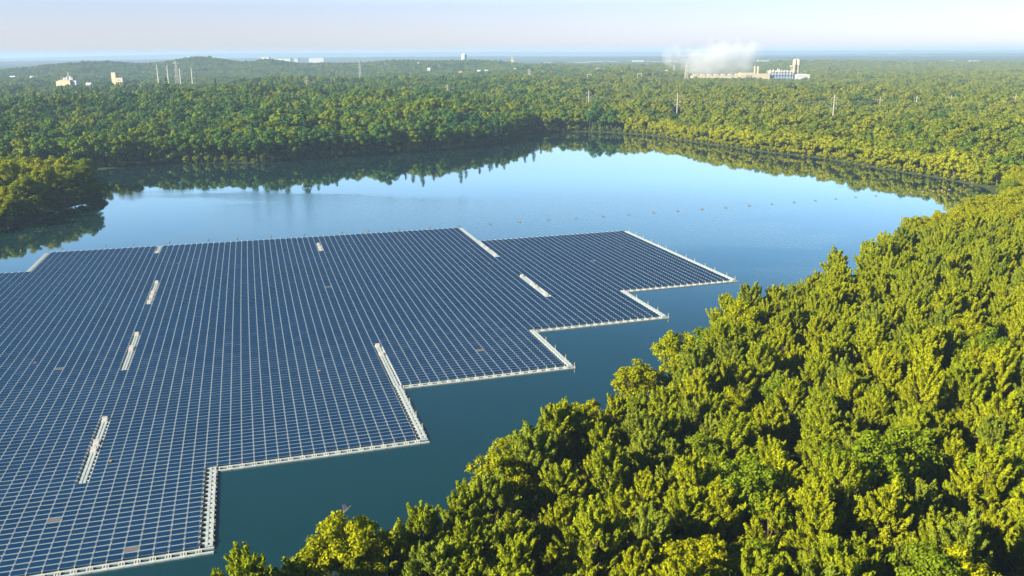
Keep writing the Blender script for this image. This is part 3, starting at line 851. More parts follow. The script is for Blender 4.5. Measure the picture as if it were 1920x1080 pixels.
# steam
def steam():
    import bmesh
    x0, x1 = wx(1255), wx(1442); z0, z1 = wz(147), wz(70)
    bm = bmesh.new(); bmesh.ops.create_icosphere(bm, subdivisions=3, radius=1)
    me = bpy.data.meshes.new('steam')
    for v in bm.verts:
        v.co = Vector(((x1-x0)/2*v.co.x*1.15, 45*v.co.y, (z1-z0)/2*v.co.z*1.15))
    bm.to_mesh(me); bm.free()
    o = link('steam', me, None, ((x0+x1)/2, WD+34, (z0+z1)/2))
    m = bpy.data.materials.new('white_steam'); m.use_nodes = True; nt = m.node_tree; N = nt.nodes; L = nt.links
    N.remove(N['Principled BSDF']); out = N['Material Output']
    pv = N.new('ShaderNodeVolumePrincipled'); pv.inputs['Color'].default_value = (.86,.88,.92,1); pv.inputs['Anisotropy'].default_value = .1
    tc = N.new('ShaderNodeTexCoord')
    mp = N.new('ShaderNodeMapping'); mp.inputs['Scale'].default_value = (2/(x1-x0), 1/45., 2/(z1-z0)); L.new(tc.outputs['Object'], mp.inputs['Vector'])
    no = N.new('ShaderNodeTexNoise'); no.inputs['Scale'].default_value = .021; no.inputs['Detail'].default_value = 5; no.inputs['Roughness'].default_value = .6
    L.new(tc.outputs['Object'], no.inputs['Vector'])
    ln = N.new('ShaderNodeVectorMath'); ln.operation = 'LENGTH'; L.new(mp.outputs[0], ln.inputs[0])
    # radius + noise
    s1 = N.new('ShaderNodeMath'); s1.operation = 'MULTIPLY_ADD'; s1.inputs[1].default_value = 3.6; s1.inputs[2].default_value = -1.45; L.new(no.outputs[0], s1.inputs[0])
    s2 = N.new('ShaderNodeMath'); s2.operation = 'SUBTRACT'; L.new(s1.outputs[0], s2.inputs[0]); L.new(ln.outputs['Value'], s2.inputs[1])
    sep = N.new('ShaderNodeSeparateXYZ'); L.new(mp.outputs[0], sep.inputs[0])
    zz = N.new('ShaderNodeMath'); zz.operation = 'MULTIPLY_ADD'; zz.inputs[1].default_value = -.35; zz.inputs[2].default_value = .72; L.new(sep.outputs[2], zz.inputs[0])
    s3 = N.new('ShaderNodeMath'); s3.operation = 'ADD'; L.new(s2.outputs[0], s3.inputs[0]); L.new(zz.outputs[0], s3.inputs[1])
    mr = N.new('ShaderNodeMapRange'); mr.inputs['From Min'].default_value = 0; mr.inputs['From Max'].default_value = .7; mr.inputs['To Max'].default_value = .022; L.new(s3.outputs[0], mr.inputs[0])
    L.new(mr.outputs[0], pv.inputs['Density']); L.new(pv.outputs[0], out.inputs['Volume'])
    me.materials.append(m)
    tag(o, 'white steam drifting up behind the cooling hall', 'steam', None, 'stuff')
steam()

# water tower
def water_tower():
    D = 3300; x, y, z = ground_at(871, D); r = empty('water_tower', (x, y, z)); tag(r, 'white domed water tower on the skyline above the far ridge', 'water tower')
    zt = top_z(99.5, D)-z; zb = top_z(111.5, D)-z; R = 9.5
    w = MB(); w.lathe([(R*.96,zb),(R,zb+1),(R,zt-5),(R*.86,zt-2.5),(R*.5,zt-.8),(.01,zt)], (0,0,0), 24); w.build('tank', M['white'], r, smooth=True)
    w = MB(); w.lathe([(R*.62,0),(R*.62,zb+.5)], (0,0,0), 16)
    w.build('base', M['white'], r, smooth=True)
    w = MB()
    for k in range(10):
        a = k*PI/5; w.box((math.cos(a)*R*1.0, math.sin(a)*R*1.0, (zt-5)/2), (.8,.8,zt-5), a)
    w.build('rib', M['white'], r)
    clear((x, y), 14, 0)
water_tower()
def stacks():
    D = 3400; x, y, z = ground_at(961, D); r = empty('twin_stack_plant', (x, y, z)); tag(r, 'small cream works with two stacks on the ridge right of the water tower', 'factory')
    zb = top_z(113, D)-z; zt = top_z(105.5, D)-z
    w = MB(); w.box((0,0,zb/2), (14,12,zb)); w.build('hall', M['cream'], r)
    for xx in (-3, 1.5):
        w = MB(); w.tube([(xx,0,zb-1),(xx,0,zt)], [1.3,1.1], 8); w.build('stack', M['cream'], r)
    w = MB(); w.box((8,2,zb*.4), (9,10,zb*.8)); w.build('annex', M['roofbrown'], r)
    clear((x, y), 14, 25)
stacks()

# far white warehouses: (px0, px1, py_top, distance, label)
WH = [(492,506,107,5200,'white box building on the skyline left of the long white warehouse'),
      (513,546,110,5200,'long white warehouse with flat roof at the far left of the plain'),
      (553,560,110,5300,'tiny white shed right of the long white warehouse'),
      (580,608,108.5,6500,'pale warehouse on the far plain above a round tree'),
      (1020,1034,117,5200,'small white warehouse near the ridge left of the long white strip'),
      (1058,1100,117,5400,'white warehouse at the left end of the long pale strip'),
      (1100,1160,115.5,5800,'long white warehouse in the middle of the pale strip'),
      (1162,1222,116.5,5600,'longest white warehouse with grey bands in the pale strip'),
      (1186,1206,113.5,5700,'raised white hall above the longest warehouse'),
      (1225,1277,115.5,5600,'white warehouse at the right end of the pale strip, beside the steam'),
      (1246,1266,113.5,5900,'brown-roofed white hall behind the right end of the strip'),
      (1421,1440,113.5,5200,'white warehouse beside the steam above the process frame'),
      (1450,1454,117,4800,'tiny pale block between steam and silos'),
      (1610,1627,107,9000,'pale building on the horizon above the right bank'),
      (1664,1680,105.5,9500,'brightest pale building on the horizon at the right'),
      (1770,1790,121.5,4700,'low white shed on the far plain near the right edge'),
      (1820,1832,122,4700,'low white shed on the far plain nearest the right edge')]
for p0, p1, pt, D, lab in WH:
    a = at(p0, 112, D); b = at(p1, 112, D); cx = (a[0]+b[0])/2; w0 = b[0]-a[0]
    z = gz1(cx, D); zt = float(at((p0+p1)/2, pt, D)[2]); Zh = max(zt-z, 7)
    r = empty('warehouse', (cx, D, z-2)); tag(r, lab, 'warehouse', 'white warehouses on the far plain')
    w = MB(); w.box((0,0,Zh/2+1), (w0,40,Zh+2)); w.build('wall', M['white'], r)
    w = MB(); w.box((0,0,Zh+2.6), (w0+2,42,1.2)); w.build('roof', M['roofbrown'] if 'brown' in lab else M['greywall'], r)
    w = MB()
    n = max(2, int(w0/22))
    for k in range(n): w.box((-w0/2+(k+.5)*w0/n,-20.1,Zh*.4), (w0/n*.4,.3,Zh*.3))
    w.build('door', M['greywall'], r)

# small houses among the trees of the far ridges
HS = [(722,119,2850,'white','above the ridge left of the water tower'),(785,121,2900,'white','among trees well left of the water tower'),(804,124,2600,'white','largest white house on the slope left of the water tower'),(822,121.5,2800,'white','just right of the largest slope house'),(864,132.5,2350,'cream','low on the slope under the water tower'),
      (898,131,2350,'white','under the water tower, slightly right'),(912,131,2400,'white','second house right of the one under the water tower'),(928,126,2600,'cream','on the slope under the twin stacks'),(966,125,2600,'white','directly under the twin stacks'),(1121,125.5,2700,'cream','with a rusty front above the H-shaped pylons'),
      (1248,130.5,2450,'white','wide and low left of the lattice pylon by the steam'),(1511,133,2500,'white','right of the silos'),(1571,126,2950,'cream','on the slope right of the silos'),(1578,134.5,2450,'white','wide white roof on the slope right of the silos'),(1597,134,2450,'cream','small, right of the wide white roof'),
      (1657,135,2450,'white','middle of the slope between silos and right edge'),(1838,136,2450,'cream','brightest house on the slope towards the right edge'),(1864,136.5,2500,'white','second house from the right edge'),(1881,137,2450,'white','nearest the photo\'s right edge'),(20,131.5,2300,'white','long white roof nearest the photo\'s left edge'),(57,132.5,2300,'white','small roof left of the factory with twin stacks'),
      (162,151.5,1650,'white','small roofs right of the factory with twin stacks'),(1012,125.5,2700,'cream','right of the twin stacks')]
for px, pt, D, colr, lab in HS:
    x, y, _ = at(px, 120, D); z = gz1(x, y); zt = float(at(px, pt, D)[2])
    h = 5.5; z0 = max(z, min(zt-h-2.5, z+9)) - 0
    wide = 13 if 'wide' in lab or 'long' in lab else 8.5
    r = empty('house', (x, y, z), random.uniform(-.5,.5)); tag(r, '%s pitched-roof house %s' % (colr, lab), 'house', 'houses among the far trees')
    hh = z0 - z + h
    w = MB(); w.box((0,0,hh/2-1), (wide,8.5,hh+2)); w.build('wall', M[colr], r)
    w = MB(); zz = hh; a, b = wide/2+.5, 4.8
    b = 4.6; w.add([(-a,-b,zz),(a,-b,zz),(a,b,zz),(-a,b,zz),(-a,0,zz+2.6),(a,0,zz+2.6)], [[0,1,5,4],[2,3,4,5],[0,4,3,3],[1,2,5,5],[3,2,1,0]])
    w.build('roof', M['greywall'] if colr == 'white' else M['roofbrown'], r)
    for s_ in (-.25,.25):
        w = MB(); w.box((s_*wide,-4.3,hh-2.5), (1.2,.1,1.5)); w.build('window', M['dark'], r)
    clear((x, y), wide*.7, 60)

# utility poles along the line across the wood
POLES = []
def utility_pole(px, ptop, pbase, D, label, arms=3, metal=True, w_=.42):
    x = float(at(px, (ptop+pbase)/2, D)[0]); y = D; z = gz1(x, y)
    zt = float(at(px, ptop, D)[2]) - z
    r = empty('utility_pole', (x, y, z)); tag(r, label, 'utility pole', 'utility poles above the wood')
    w = MB(); w.tube([(0,0,-1),(0,0,zt)], [w_*1.3, w_*.75], 8); w.build('pole', M['polewhite'] if metal else M['wood'], r)
    for k in range(arms):
        zz = zt - 2.2 - k*4.6
        ln = 2.6
        w = MB(); w.box((0,0,zz), (2*ln,.28,.32)); w.build('crossarm', M['steel'] if metal else M['wood'], r)
        for s_ in (-1, 1):
            w = MB(); w.tube([(s_*ln*.95,0,zz),(s_*ln*.95,0,zz-1.9)], .16, 6); w.build('insulator', M['white'], r)
    clear((x, y), 7, 70)
    return (x, y, z, zt)
P1 = utility_pole(575, 142, 170, 1400, 'pale utility pole with side brackets, farthest left of the line across the wood')
P2 = utility_pole(839, 158, 184, 1150, 'pale utility pole with side brackets in the middle of the far wood')
P3 = utility_pole(1104, 169, 198, 985, 'bright pale utility pole above the far end of the lake')
P4 = utility_pole(1270, 174, 210, 870, 'grey utility pole standing over the sunlit bank right of the lake\'s end')
P5 = utility_pole(1563.5, 178, 217, 800, 'tallest pale utility pole, in the wood right of the lake')
SMALL = [(1650,183,199,'leftmost of the small brown poles right of the tall pale pole'),(1719,180,192,'second of the small brown poles right of the tall pale pole'),(1784,178,191,'third of the small brown poles, in yellow-green trees'),(1844,178,192,'fourth of the small brown poles, by the bright clump'),(1905,177,184,'small brown pole nearest the photo\'s right edge')]
SP = []
for px, a, b, lab in SMALL: SP.append(utility_pole(px, a, b, 960, lab, 1, False, .35))
utility_pole(1276, 166, 171, 1200, 'short reddish pole top above the tree behind the grey utility pole', 1, False, .5)
# four tall monopoles at the left
MP = []
for px, a, D, lab in ((294,122,1500,'leftmost tall brown-white steel monopole'),(313,122,1500,'second tall steel monopole, left of the lattice pylon'),(336.5,128,1520,'thin steel monopole just right of the lattice pylon'),(358.5,128,1490,'rightmost tall white steel monopole')):
    x = float(at(px, a, D)[0]); z = gz1(x, D); zt = float(at(px, a, D)[2])-z
    r = empty('steel_monopole', (x, D, z)); tag(r, lab, 'power pole', 'tall steel monopoles at the left')
    w = MB(); w.tube([(0,0,-1),(0,0,zt)], [1.45,.75], 10); w.build('pole', M['polewhite'], r)
    for k in range(3):
        zz = zt - 6.5 - k*9
        side = -1 if px < 330 else 1
        w = MB(); w.tube([(0,0,zz),(side*4.2,0,zz+.9)], [.32,.16], 6); w.build('arm', M['steel'], r)
        w = MB(); w.tube([(side*4.1,0,zz+.8),(side*4.1,0,zz-1.2)], .2, 6); w.build('insulator', M['white'], r)
    MP.append((x, D, z, zt)); clear((x, D), 4, 18)
def lattice(px, ptop, D, label, base=5.5, arms=3, armw=6.5, th=.42):
    x = float(at(px, ptop, D)[0]); z = gz1(x, D); zt = float(at(px, ptop, D)[2])-z
    r = empty('lattice_pylon', (x, D, z)); tag(r, label, 'pylon', 'lattice pylons')
    def hw(t): return base*(1-t)**1.25*.5*1.0 + .9
    n = 9
    for sx in (-1,1):
        for sy in (-1,1):
            w = MB(); w.tube([(sx*hw(k/n), sy*hw(k/n), zt*k/n) for k in range(n+1)], th*.6, 4); w.build('leg', M['steel'], r)
    w = MB()
    for k in range(n):
        a, b = hw(k/n), hw((k+1)/n); za, zb = zt*k/n, zt*(k+1)/n
        for sy in (-1,1):
            w.tube([(-a,sy*a,za),(b,sy*b,zb)], th*.35, 3, cap=False); w.tube([(a,sy*a,za),(-b,sy*b,zb)], th*.35, 3, cap=False)
            w.tube([(sy*a,-a,za),(sy*b,b,zb)], th*.35, 3, cap=False); w.tube([(sy*a,a,za),(sy*b,-b,zb)], th*.35, 3, cap=False)
            w.tube([(-b,sy*b,zb),(b,sy*b,zb)], th*.35, 3, cap=False)
    w.build('bracing', M['steel'], r)
    for k in range(arms):
        zz = zt*(.93 - k*.21)
        w = MB(); w.box((0,0,zz), (2*armw,.7,.5)); w.tube([(-armw,0,zz),(0,0,zz+1.6),(armw,0,zz)], .2, 4); w.build('crossarm', M['steel'], r)
    clear((x, D), 5, 18)
    return (x, D, z, zt)
LP1 = lattice(329, 115, 1560, 'tall lattice pylon between the four steel monopoles', 6.5, 3, 5.5)
LP2 = lattice(674, 112.5, 1850, 'tan lattice pylon on the ridge left of centre', 5, 3, 4.5, .5)
LP3 = lattice(992.5, 129, 1800, 'small lattice pylon below the twin stacks', 4.2, 3, 4.2, .45)
LP4 = lattice(1288, 118, 1940, 'grey lattice pylon at the left end of the cooling hall', 7, 3, 5.5, .6)
LP5 = lattice(1264.5, 122, 2600, 'faint lattice pylon just left of the one by the cooling hall', 5, 2, 5, .5)
for px, a, b, D, lab in ((1105,139,151,1700,'H-shaped wooden pylon at the left, above the far wood'),(1199,137,152,1650,'H-shaped wooden pylon with cross bracing, below the long warehouse')):
    x = float(at(px, a, D)[0]); z = gz1(x, D); zt = float(at(px, a, D)[2])-z
    r = empty('wooden_pylon', (x, D, z)); tag(r, lab, 'pylon', 'H-shaped pylons')
    for s_ in (-1,1):
        w = MB(); w.tube([(s_*3.6,0,-1),(s_*3.6,0,zt)], .5, 6); w.build('post', M['wood'], r)
    w = MB(); w.box((0,0,zt-.5), (9.4,.6,.8)); w.build('crossarm', M['wood'], r)
    if 'bracing' in lab:
        w = MB(); w.tube([(-3.6,0,zt-8),(3.6,0,zt-15)], .3, 5); w.tube([(3.6,0,zt-8),(-3.6,0,zt-15)], .3, 5); w.build('brace', M['wood'], r)
    clear((x, D), 6, 40)
def cable(a, b, sag, label, rad=.06):
    a = np.array(a); b = np.array(b); n = 14
    pts = [a+(b-a)*t - np.array([0,0,sag*4*t*(1-t)]) for t in np.linspace(0,1,n+1)]
    w = MB(); w.tube(pts, rad, 4, cap=False)
    o = w.build('power_line', M['cable']); tag(o, label, 'cable', 'cables strung across the wood')
def span(A, B, s, drop, name, sag=5, w_=2.5, wb=None):
    wb = w_ if wb is None else wb
    cable((A[0]+s*w_, A[1], A[2]+A[3]-drop), (B[0]+s*wb, B[1], B[2]+B[3]-drop), sag, name)
for A, B, nm in ((P1,P2,'from the farthest left pole to the middle pole'),(P2,P3,'from the middle pole to the pole above the lake\'s end'),(P3,P4,'from the pole above the lake\'s end to the grey pole'),(P4,P5,'from the grey pole to the tallest pale pole')):
    span(A, B, -1, 4.1, 'upper thin cable %s' % nm); span(A, B, 1, 8.7, 'lower thin cable %s' % nm)
for A, B, nm in ((SP[0],SP[1],'first and second'),(SP[1],SP[2],'second and third'),(SP[2],SP[3],'third and fourth'),(SP[3],SP[4],'fourth and last')):
    span(A, B, 1, 4, 'thin cable between the %s small brown poles' % nm, 3)
Q0 = (float(at(-60,160,1520)[0]), 1520, 0, 60)
span(MP[3], P1, 1, 24, 'cable from the rightmost steel monopole to the farthest left pole', 6, 4, 2.4)
PR = (float(at(2020,205,760)[0]), 760, 2, 34)
span(P5, PR, -1, 4.1, 'upper thin cable from the tallest pale pole to beyond the right edge'); span(P5, PR, 1, 8.7, 'lower thin cable from the tallest pale pole to beyond the right edge')

# ------------------------------------------------------------------ scattered woods
def cleared(x, y):
    m = (x < -262) & (x > -350) & (y > 270) & (y < 480)
    for cx, cy, r, l in CLEAR:
        a = math.atan2(cx, cy)
        u = (x-cx)*math.cos(a) - (y-cy)*math.sin(a); v = (x-cx)*math.sin(a) + (y-cy)*math.cos(a)
        m |= (np.abs(u) < r) & (v < r) & (v > -max(r, l))
    return m
T = np.array(taken)
def band(r0, r1, sp, smin, smax, a0=-38, a1=38):
    out = []
    gx, gy = jitter_grid(-r1*math.sin(math.radians(-a0)), r1*math.sin(math.radians(a1)), r0*.7, r1, sp)
    rr = np.hypot(gx, gy); an = np.degrees(np.arctan2(gx, gy))
    k = (rr > r0) & (rr <= r1) & (an > a0) & (an < a1)
    gx, gy = gx[k], gy[k]
    k = ~cleared(gx, gy); gx, gy = gx[k], gy[k]
    if r0 < 1400:
        d = lake_d(gx, gy); k = d > 7.5; gx, gy = gx[k], gy[k]
        k = ~((gy < 470) & (gx > -80)); gx, gy = gx[k], gy[k]
        nearT = np.zeros(len(gx), bool)
        for tx, ty in taken: nearT |= (np.abs(gx-tx) < 5.5) & (np.abs(gy-ty) < 5.5)
        gx, gy = gx[~nearT], gy[~nearT]
    if r0 < 2400:
        gap = np.sin(gx*.034+1.3*np.sin(gy*.025))*np.sin(gy*.019+1.7*np.sin(gx*.016+1)+.5)
        k = (gap > -.80) | (RNG.random(len(gx)) < .35) | (lake_d(gx, gy) < 30); gx, gy = gx[k], gy[k]
    gz = hgt(gx, gy) - .5
    n = len(gx)
    stand = 1 + .24*np.sin(gx*.021+np.sin(gy*.017)*1.7)*np.sin(gy*.012+1.1*np.sin(gx*.013+2))
    stand = np.clip(stand, .72, 1.25)
    ppx = 960 + F*gx/np.maximum(gy, 1)/math.cos(PITCH)
    stand = np.where((ppx > 1215) & (ppx < 1540) & (gy > 1500) & (gy < 2008), stand*.68, stand)
    stand = np.where((ppx > 60) & (ppx < 440) & (gy > 1380) & (gy < 1740), stand*.72, stand)
    return np.stack([gx, gy, gz, RNG.uniform(smin, smax, n)*stand, RNG.uniform(.80,1.12,n), RNG.uniform(0,6.28,n)], 1)
B = np.concatenate([band(0, 1250, 10.2, 1.0, 1.6), band(1250, 2500, 10.5, 1.0, 1.5), band(2500, 4700, 11.0, .95, 1.4, -35, 35)])
# the right bank is leafier and brighter than the left
azB = np.degrees(np.arctan2(B[:,0], B[:,1]))
right = azB > 4 + RNG.normal(0, 3, len(B))
# power-line corridor: a dark gap through the left wood
con = (~right) & (RNG.random(len(B)) < .03) & (B[:,1] < 1300)
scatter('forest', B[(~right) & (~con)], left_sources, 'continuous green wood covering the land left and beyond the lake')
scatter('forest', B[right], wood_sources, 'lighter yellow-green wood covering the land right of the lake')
if con.any() and con_sources: scatter('forest', B[con], con_sources, 'dark conifers mixed through the wood beyond the lake')
for x, y in along([(-26,95),(-24,99),(-22,102),(-15,107),(-9,114),(-3,122),(3,133),(13,144)], 4.6, -3.4, .8):
    z = gz1(x, y) - .4
    b = BROADS[random.randrange(NB)]
    put('bush', b[0], b[1], x, y, z, random.uniform(.42,.62), random.uniform(0,6), M['leaf_y'], 'bushy yellow-green undergrowth tree at the foot of the near shore', 'bush', 'undergrowth of the near shore')
# what is left of the near wood past the individually built pines
pine_src = [o for o in bpy.data.objects if o.name.split('.')[0] == 'crown' and o.parent and o.parent.name.startswith('pine_tree')]
seen = set(); ps = []
for o in pine_src:
    if (o.data.name) not in seen: seen.add(o.data.name); ps.append(o)
scatter('forest', rest_pine, ps, 'pines of the near wood farther back towards the right edge')
seen = set(); bs = []
for o in bpy.data.objects:
    if o.name.split('.')[0] == 'crown' and o.parent and o.parent.name.startswith('broadleaf_tree') and o.parent.location.y > 285 and o.data.name not in seen:
        seen.add(o.data.name); bs.append(o)
scatter('forest', rest_leaf, bs, 'leafy wood behind the right bank near the right edge')

# ------------------------------------------------------------------ floating solar array
CX = [-46.11441, 1.98644, -0.45909, 0.04976, -0.00888, 0.00619]
CY = [112.08311, 0.60935, 1.49598, 0.05953, -0.04729, 0.00161]
def XY(u, v):
    u = np.asarray(u, float); v = np.asarray(v, float)
    b = [1, u, v, u*u/100, u*v/100, v*v/100]
    return sum(c*q for c, q in zip(CX, b)), sum(c*q for c, q in zip(CY, b))
def frame(u, v):
    """local axes at grid point"""
    x0, y0 = XY(u-.5, v); x1, y1 = XY(u+.5, v)
    ex = unit(np.stack([x1-x0, y1-y0, 0*x0], -1))
    ey = np.stack([-ex[...,1], ex[...,0], 0*ex[...,0]], -1)
    ez = np.zeros_like(ex); ez[...,2] = 1
    return ex, ey, ez
def pos(u, v, z):
    x, y = XY(u, v); return np.stack([x, y, np.zeros_like(x)+z], -1)
array = empty('floating_solar_array', (-46, 112, 0)); tag(array, 'huge raft of blue solar panels with stepped white walkway edges floating on the lake', 'solar array')
def arr(o): o.parent = array; o.matrix_parent_inverse = array.matrix_world.inverted() if False else Matrix.Translation((46,-112,0)); return o
UL = -44
def inside(i, j):
    """is grid cell (i,j) part of the raft"""
    if j < 0 or j >= 142: return False
    lo = UL
    if j >= 123: lo = -30
    if i < lo: return False
    hi = 0
    if j >= 17: hi = 18
    if j >= 35: hi = 37
    if j >= 53: hi = 55
    if j >= 71: hi = 73
    if j >= 124: hi = 44
    return i < hi
WALK = set()
def walk(i, j0, j1):
    for j in range(j0, j1): WALK.add((i, j))
AISLES = [(-10,17,35,'walkway'),(-10,53,71,'walkway'),(-10,89,106,'walkway'),(-12,134,142,'walkway'),(16,125,133,'walkway'),(18,35,53,'walkway'),(44,106,124,'walkway'),(44,71,88,'walkway')]
for i, a, b, n in AISLES: walk(i, a, b)
cells = [(i, j) for j in range(142) for i in range(UL, 73) if inside(i, j) and (i, j) not in WALK]
GREY = {(-11,9),(-5,1),(-17,56),(15,91),(29,45),(58,95)}
PW, PD, PT = 1.90, 1.02, .04
TILT = math.radians(11)
def panel_geo(cs):
    u = np.array([c[0]+.5 for c in cs]); v = np.array([c[1]+.46 for c in cs])
    ex, ey, ez = frame(u, v)
    jz = RNG.normal(0, .018, len(cs))[:,None]; jx = RNG.normal(0, .006, len(cs))[:,None]
    tl = TILT + jz
    ey2 = ey*np.cos(tl) + ez*np.sin(tl)
    ex2 = unit(ex + ez*jx); ez2 = unit(np.cross(ex2, ey2)); ey2 = np.cross(ez2, ex2)
    P = pos(u, v, .56)
    return P, ex2, ey2, ez2
def panel_mesh(name, P, ex, ey, ez, mats):
    """thin boxes with an inset glass face, UVs on the glass"""
    N = len(P)
    fr = .026
    o = np.array([[-PW/2,-PD/2,-PT],[PW/2,-PD/2,-PT],[PW/2,PD/2,-PT],[-PW/2,PD/2,-PT],[-PW/2,-PD/2,0],[PW/2,-PD/2,0],[PW/2,PD/2,0],[-PW/2,PD/2,0],
                  [-PW/2+fr,-PD/2+fr,0],[PW/2-fr,-PD/2+fr,0],[PW/2-fr,PD/2-fr,0],[-PW/2+fr,PD/2-fr,0]])
    q = np.array([[0,3,2,1],[0,1,5,4],[1,2,6,5],[2,3,7,6],[3,0,4,7],[4,5,9,8],[5,6,10,9],[6,7,11,10],[7,4,8,11],[8,9,10,11]])
    mi = np.array([1,1,1,1,1,1,1,1,1,0])
    V = P[:,None,:] + o[None,:,0:1]*ex[:,None,:] + o[None,:,1:2]*ey[:,None,:] + o[None,:,2:3]*ez[:,None,:]
    Q = (q[None] + (np.arange(N)*12)[:,None,None]).reshape(-1,4)
    uv1 = np.zeros((10,4,2)); uv1[9] = [[.0,.0],[1,.0],[1,1],[0,1]]
    uv = np.tile(uv1.reshape(1,-1,2), (N,1,1))
    return mesh_quads(name, V.reshape(-1,3), Q, mats, np.tile(mi, N), uv=uv)
cx_, cy_ = XY(np.array([c[0]+.5 for c in cells]), np.array([c[1]+.5 for c in cells]))
pxs, pys = project(cx_, cy_, .5)
vis = (pxs > 4) & (pxs < 1916) & (pys < 1076)
dist_ = np.hypot(cx_, cy_)
ordr = [k for k in np.argsort(dist_) if vis[k] and cells[k] not in GREY]
solo = set(ordr[:94])
rest = [cells[k] for k in range(len(cells)) if k not in solo and cells[k] not in GREY]
P, ex, ey, ez = panel_geo(rest)
o = arr(link('solar_panels', panel_mesh('solar_panels', P, ex, ey, ez, [M['panel'], M['alu']]))); tag(o, 'rows of blue solar panels', None, None, 'stuff')
one = [cells[k] for k in solo] + sorted(GREY)
P, ex, ey, ez = panel_geo(one)
for k in range(len(one)):
    g = one[k] in GREY
    o = arr(link('solar_panel', panel_mesh('solar_panel', P[k:k+1], ex[k:k+1], ey[k:k+1], ez[k:k+1], [M['greypanel'] if g else M['panel'], M['alu']])))
    if g: tag(o, 'dull grey panel without blue cells')
# floats under and between the panels
fl = MB()
ca = np.array(cells, float)
u = ca[:,0]+.5; v = ca[:,1]+.5
ex, ey, ez = frame(u, v)
fl.boxes(pos(u, v-.06, .17), (1.5,.62,.30), ex, ey, ez)              # main float under the panel
fl.boxes(pos(u, v+.60, .30), (2.00,.08,.26), ex, ey, ez, 1)           # strip float between the rows
jit = RNG.uniform(-.02,.02,len(u))
fl.boxes(pos(u-.5, v-.02, .34+jit*.3), (.13,1.52,.30), ex, ey, ez, 1)    # link float between the columns
o = arr(fl.build('float_grid', [M['float'], M['float2']])); tag(o, 'pale plastic floats carrying the panels', None, None, 'stuff')
# side fixings: small posts that hold the panel corners
# walkways
def ladder_u(i, j0, j1, side, name='walkway'):
    """walkway running along a column edge; side=+1: outside to the right, -1: to the left, 0: an aisle filling a column"""
    js = np.arange(j0, j1)+.5; n = len(js); one_ = np.ones(n)
    w = MB()
    if side == 0:
        ex, ey, ez = frame(i+.5*one_, js)
        for du in (-.14,.14): w.boxes(pos(i+.5+du*one_, js, .22), (.42,1.50,.34), ex, ey, ez)
        for du in (-.35,.35): w.boxes(pos(i+.5+du*one_, js+.28, .19), (.62,.34,.28), ex, ey, ez, 1)
        w.boxes(pos(i+.5*one_, js+.5, .20), (.5,.22,.30), ex, ey, ez, 1)
        for du in (-.48,.48): w.boxes(pos(i+.5+du*one_, js, .24), (.12,1.5,.30), ex, ey, ez, 1)
    else:
        e = i*one_
        ex, ey, ez = frame(e, js)
        w.boxes(pos(e+side*.25, js+.3, .19), (.95,.36,.28), ex, ey, ez, 1)
        for du in (.50,.84): w.boxes(pos(e+side*du, js, .22), (.40,1.48,.34), ex, ey, ez)
        for dj in (-.34,.34): w.boxes(pos(e+side*.67, js+dj, .20), (.42,.46,.32), ex, ey, ez, 1)
        w.boxes(pos(e+side*.96, js+.46, .20), (.34,.26,.26), ex, ey, ez, 1)
        w.boxes(pos(e+side*.03, js, .26), (.12,1.5,.30), ex, ey, ez, 1)
    return arr(w.build(name, [M['walk'], M['walk2']]))
def ladder_v(i0, i1, j, side, name='walkway', thin=False):
    """walkway along a row edge (side=-1: nearer side, +1: farther side)"""
    iu = np.arange(i0, i1)+.5; n = len(iu); o1 = np.ones(n)
    w = MB(); ex, ey, ez = frame(iu, j*o1)
    if thin:
        w.boxes(pos(iu, j+.35*o1, .22), (2.10,.34,.36), ex, ey, ez)
        w.boxes(pos(iu-.5, j+.55*o1, .26), (.62,.75,.46), ex, ey, ez, 1)
    else:
        w.boxes(pos(iu, j+side*.14*o1, .13), (2.06,.36,.22), ex, ey, ez)
        w.boxes(pos(iu, j+side*.90*o1, .13), (2.10,.42,.22), ex, ey, ez)
        w.boxes(pos(iu-.5, j+side*.52*o1, .128), (.20,.86,.21), ex, ey, ez, 1)
        for du in (-.17,.17): w.boxes(pos(iu-.5+du, j+side*.52*o1, .133), (.17,.86,.225), ex, ey, ez, 1)
        w.boxes(pos(iu-.5, j+side*.90*o1, .15), (.62,.46,.20), ex, ey, ez, 1)
        w.boxes(pos(iu-.5, j+side*.14*o1, .15), (.62,.40,.20), ex, ey, ez, 1)
    return arr(w.build(name, [M['walk'], M['walk2']]))
WK = [ladder_v(UL, 1, 0, -1), ladder_v(1, 19, 17, -1), ladder_v(19, 38, 35, -1), ladder_v(38, 56, 53, -1), ladder_v(56, 74, 71, -1),
      ladder_u(0, 0, 17, 1), ladder_u(18, 17, 35, 1), ladder_u(37, 35, 53, 1), ladder_u(55, 53, 71, 1), ladder_u(73, 71, 124, 1),
      ladder_v(-30, 44, 142, 1, thin=True), ladder_v(UL, -31, 123, 1, thin=True), ladder_v(45, 73, 124, 1, thin=True), ladder_u(44, 124, 142, 1), ladder_u(-30, 123, 142, -1)]
WK += [ladder_u(i, a, b, 0) for i, a, b, n in AISLES]
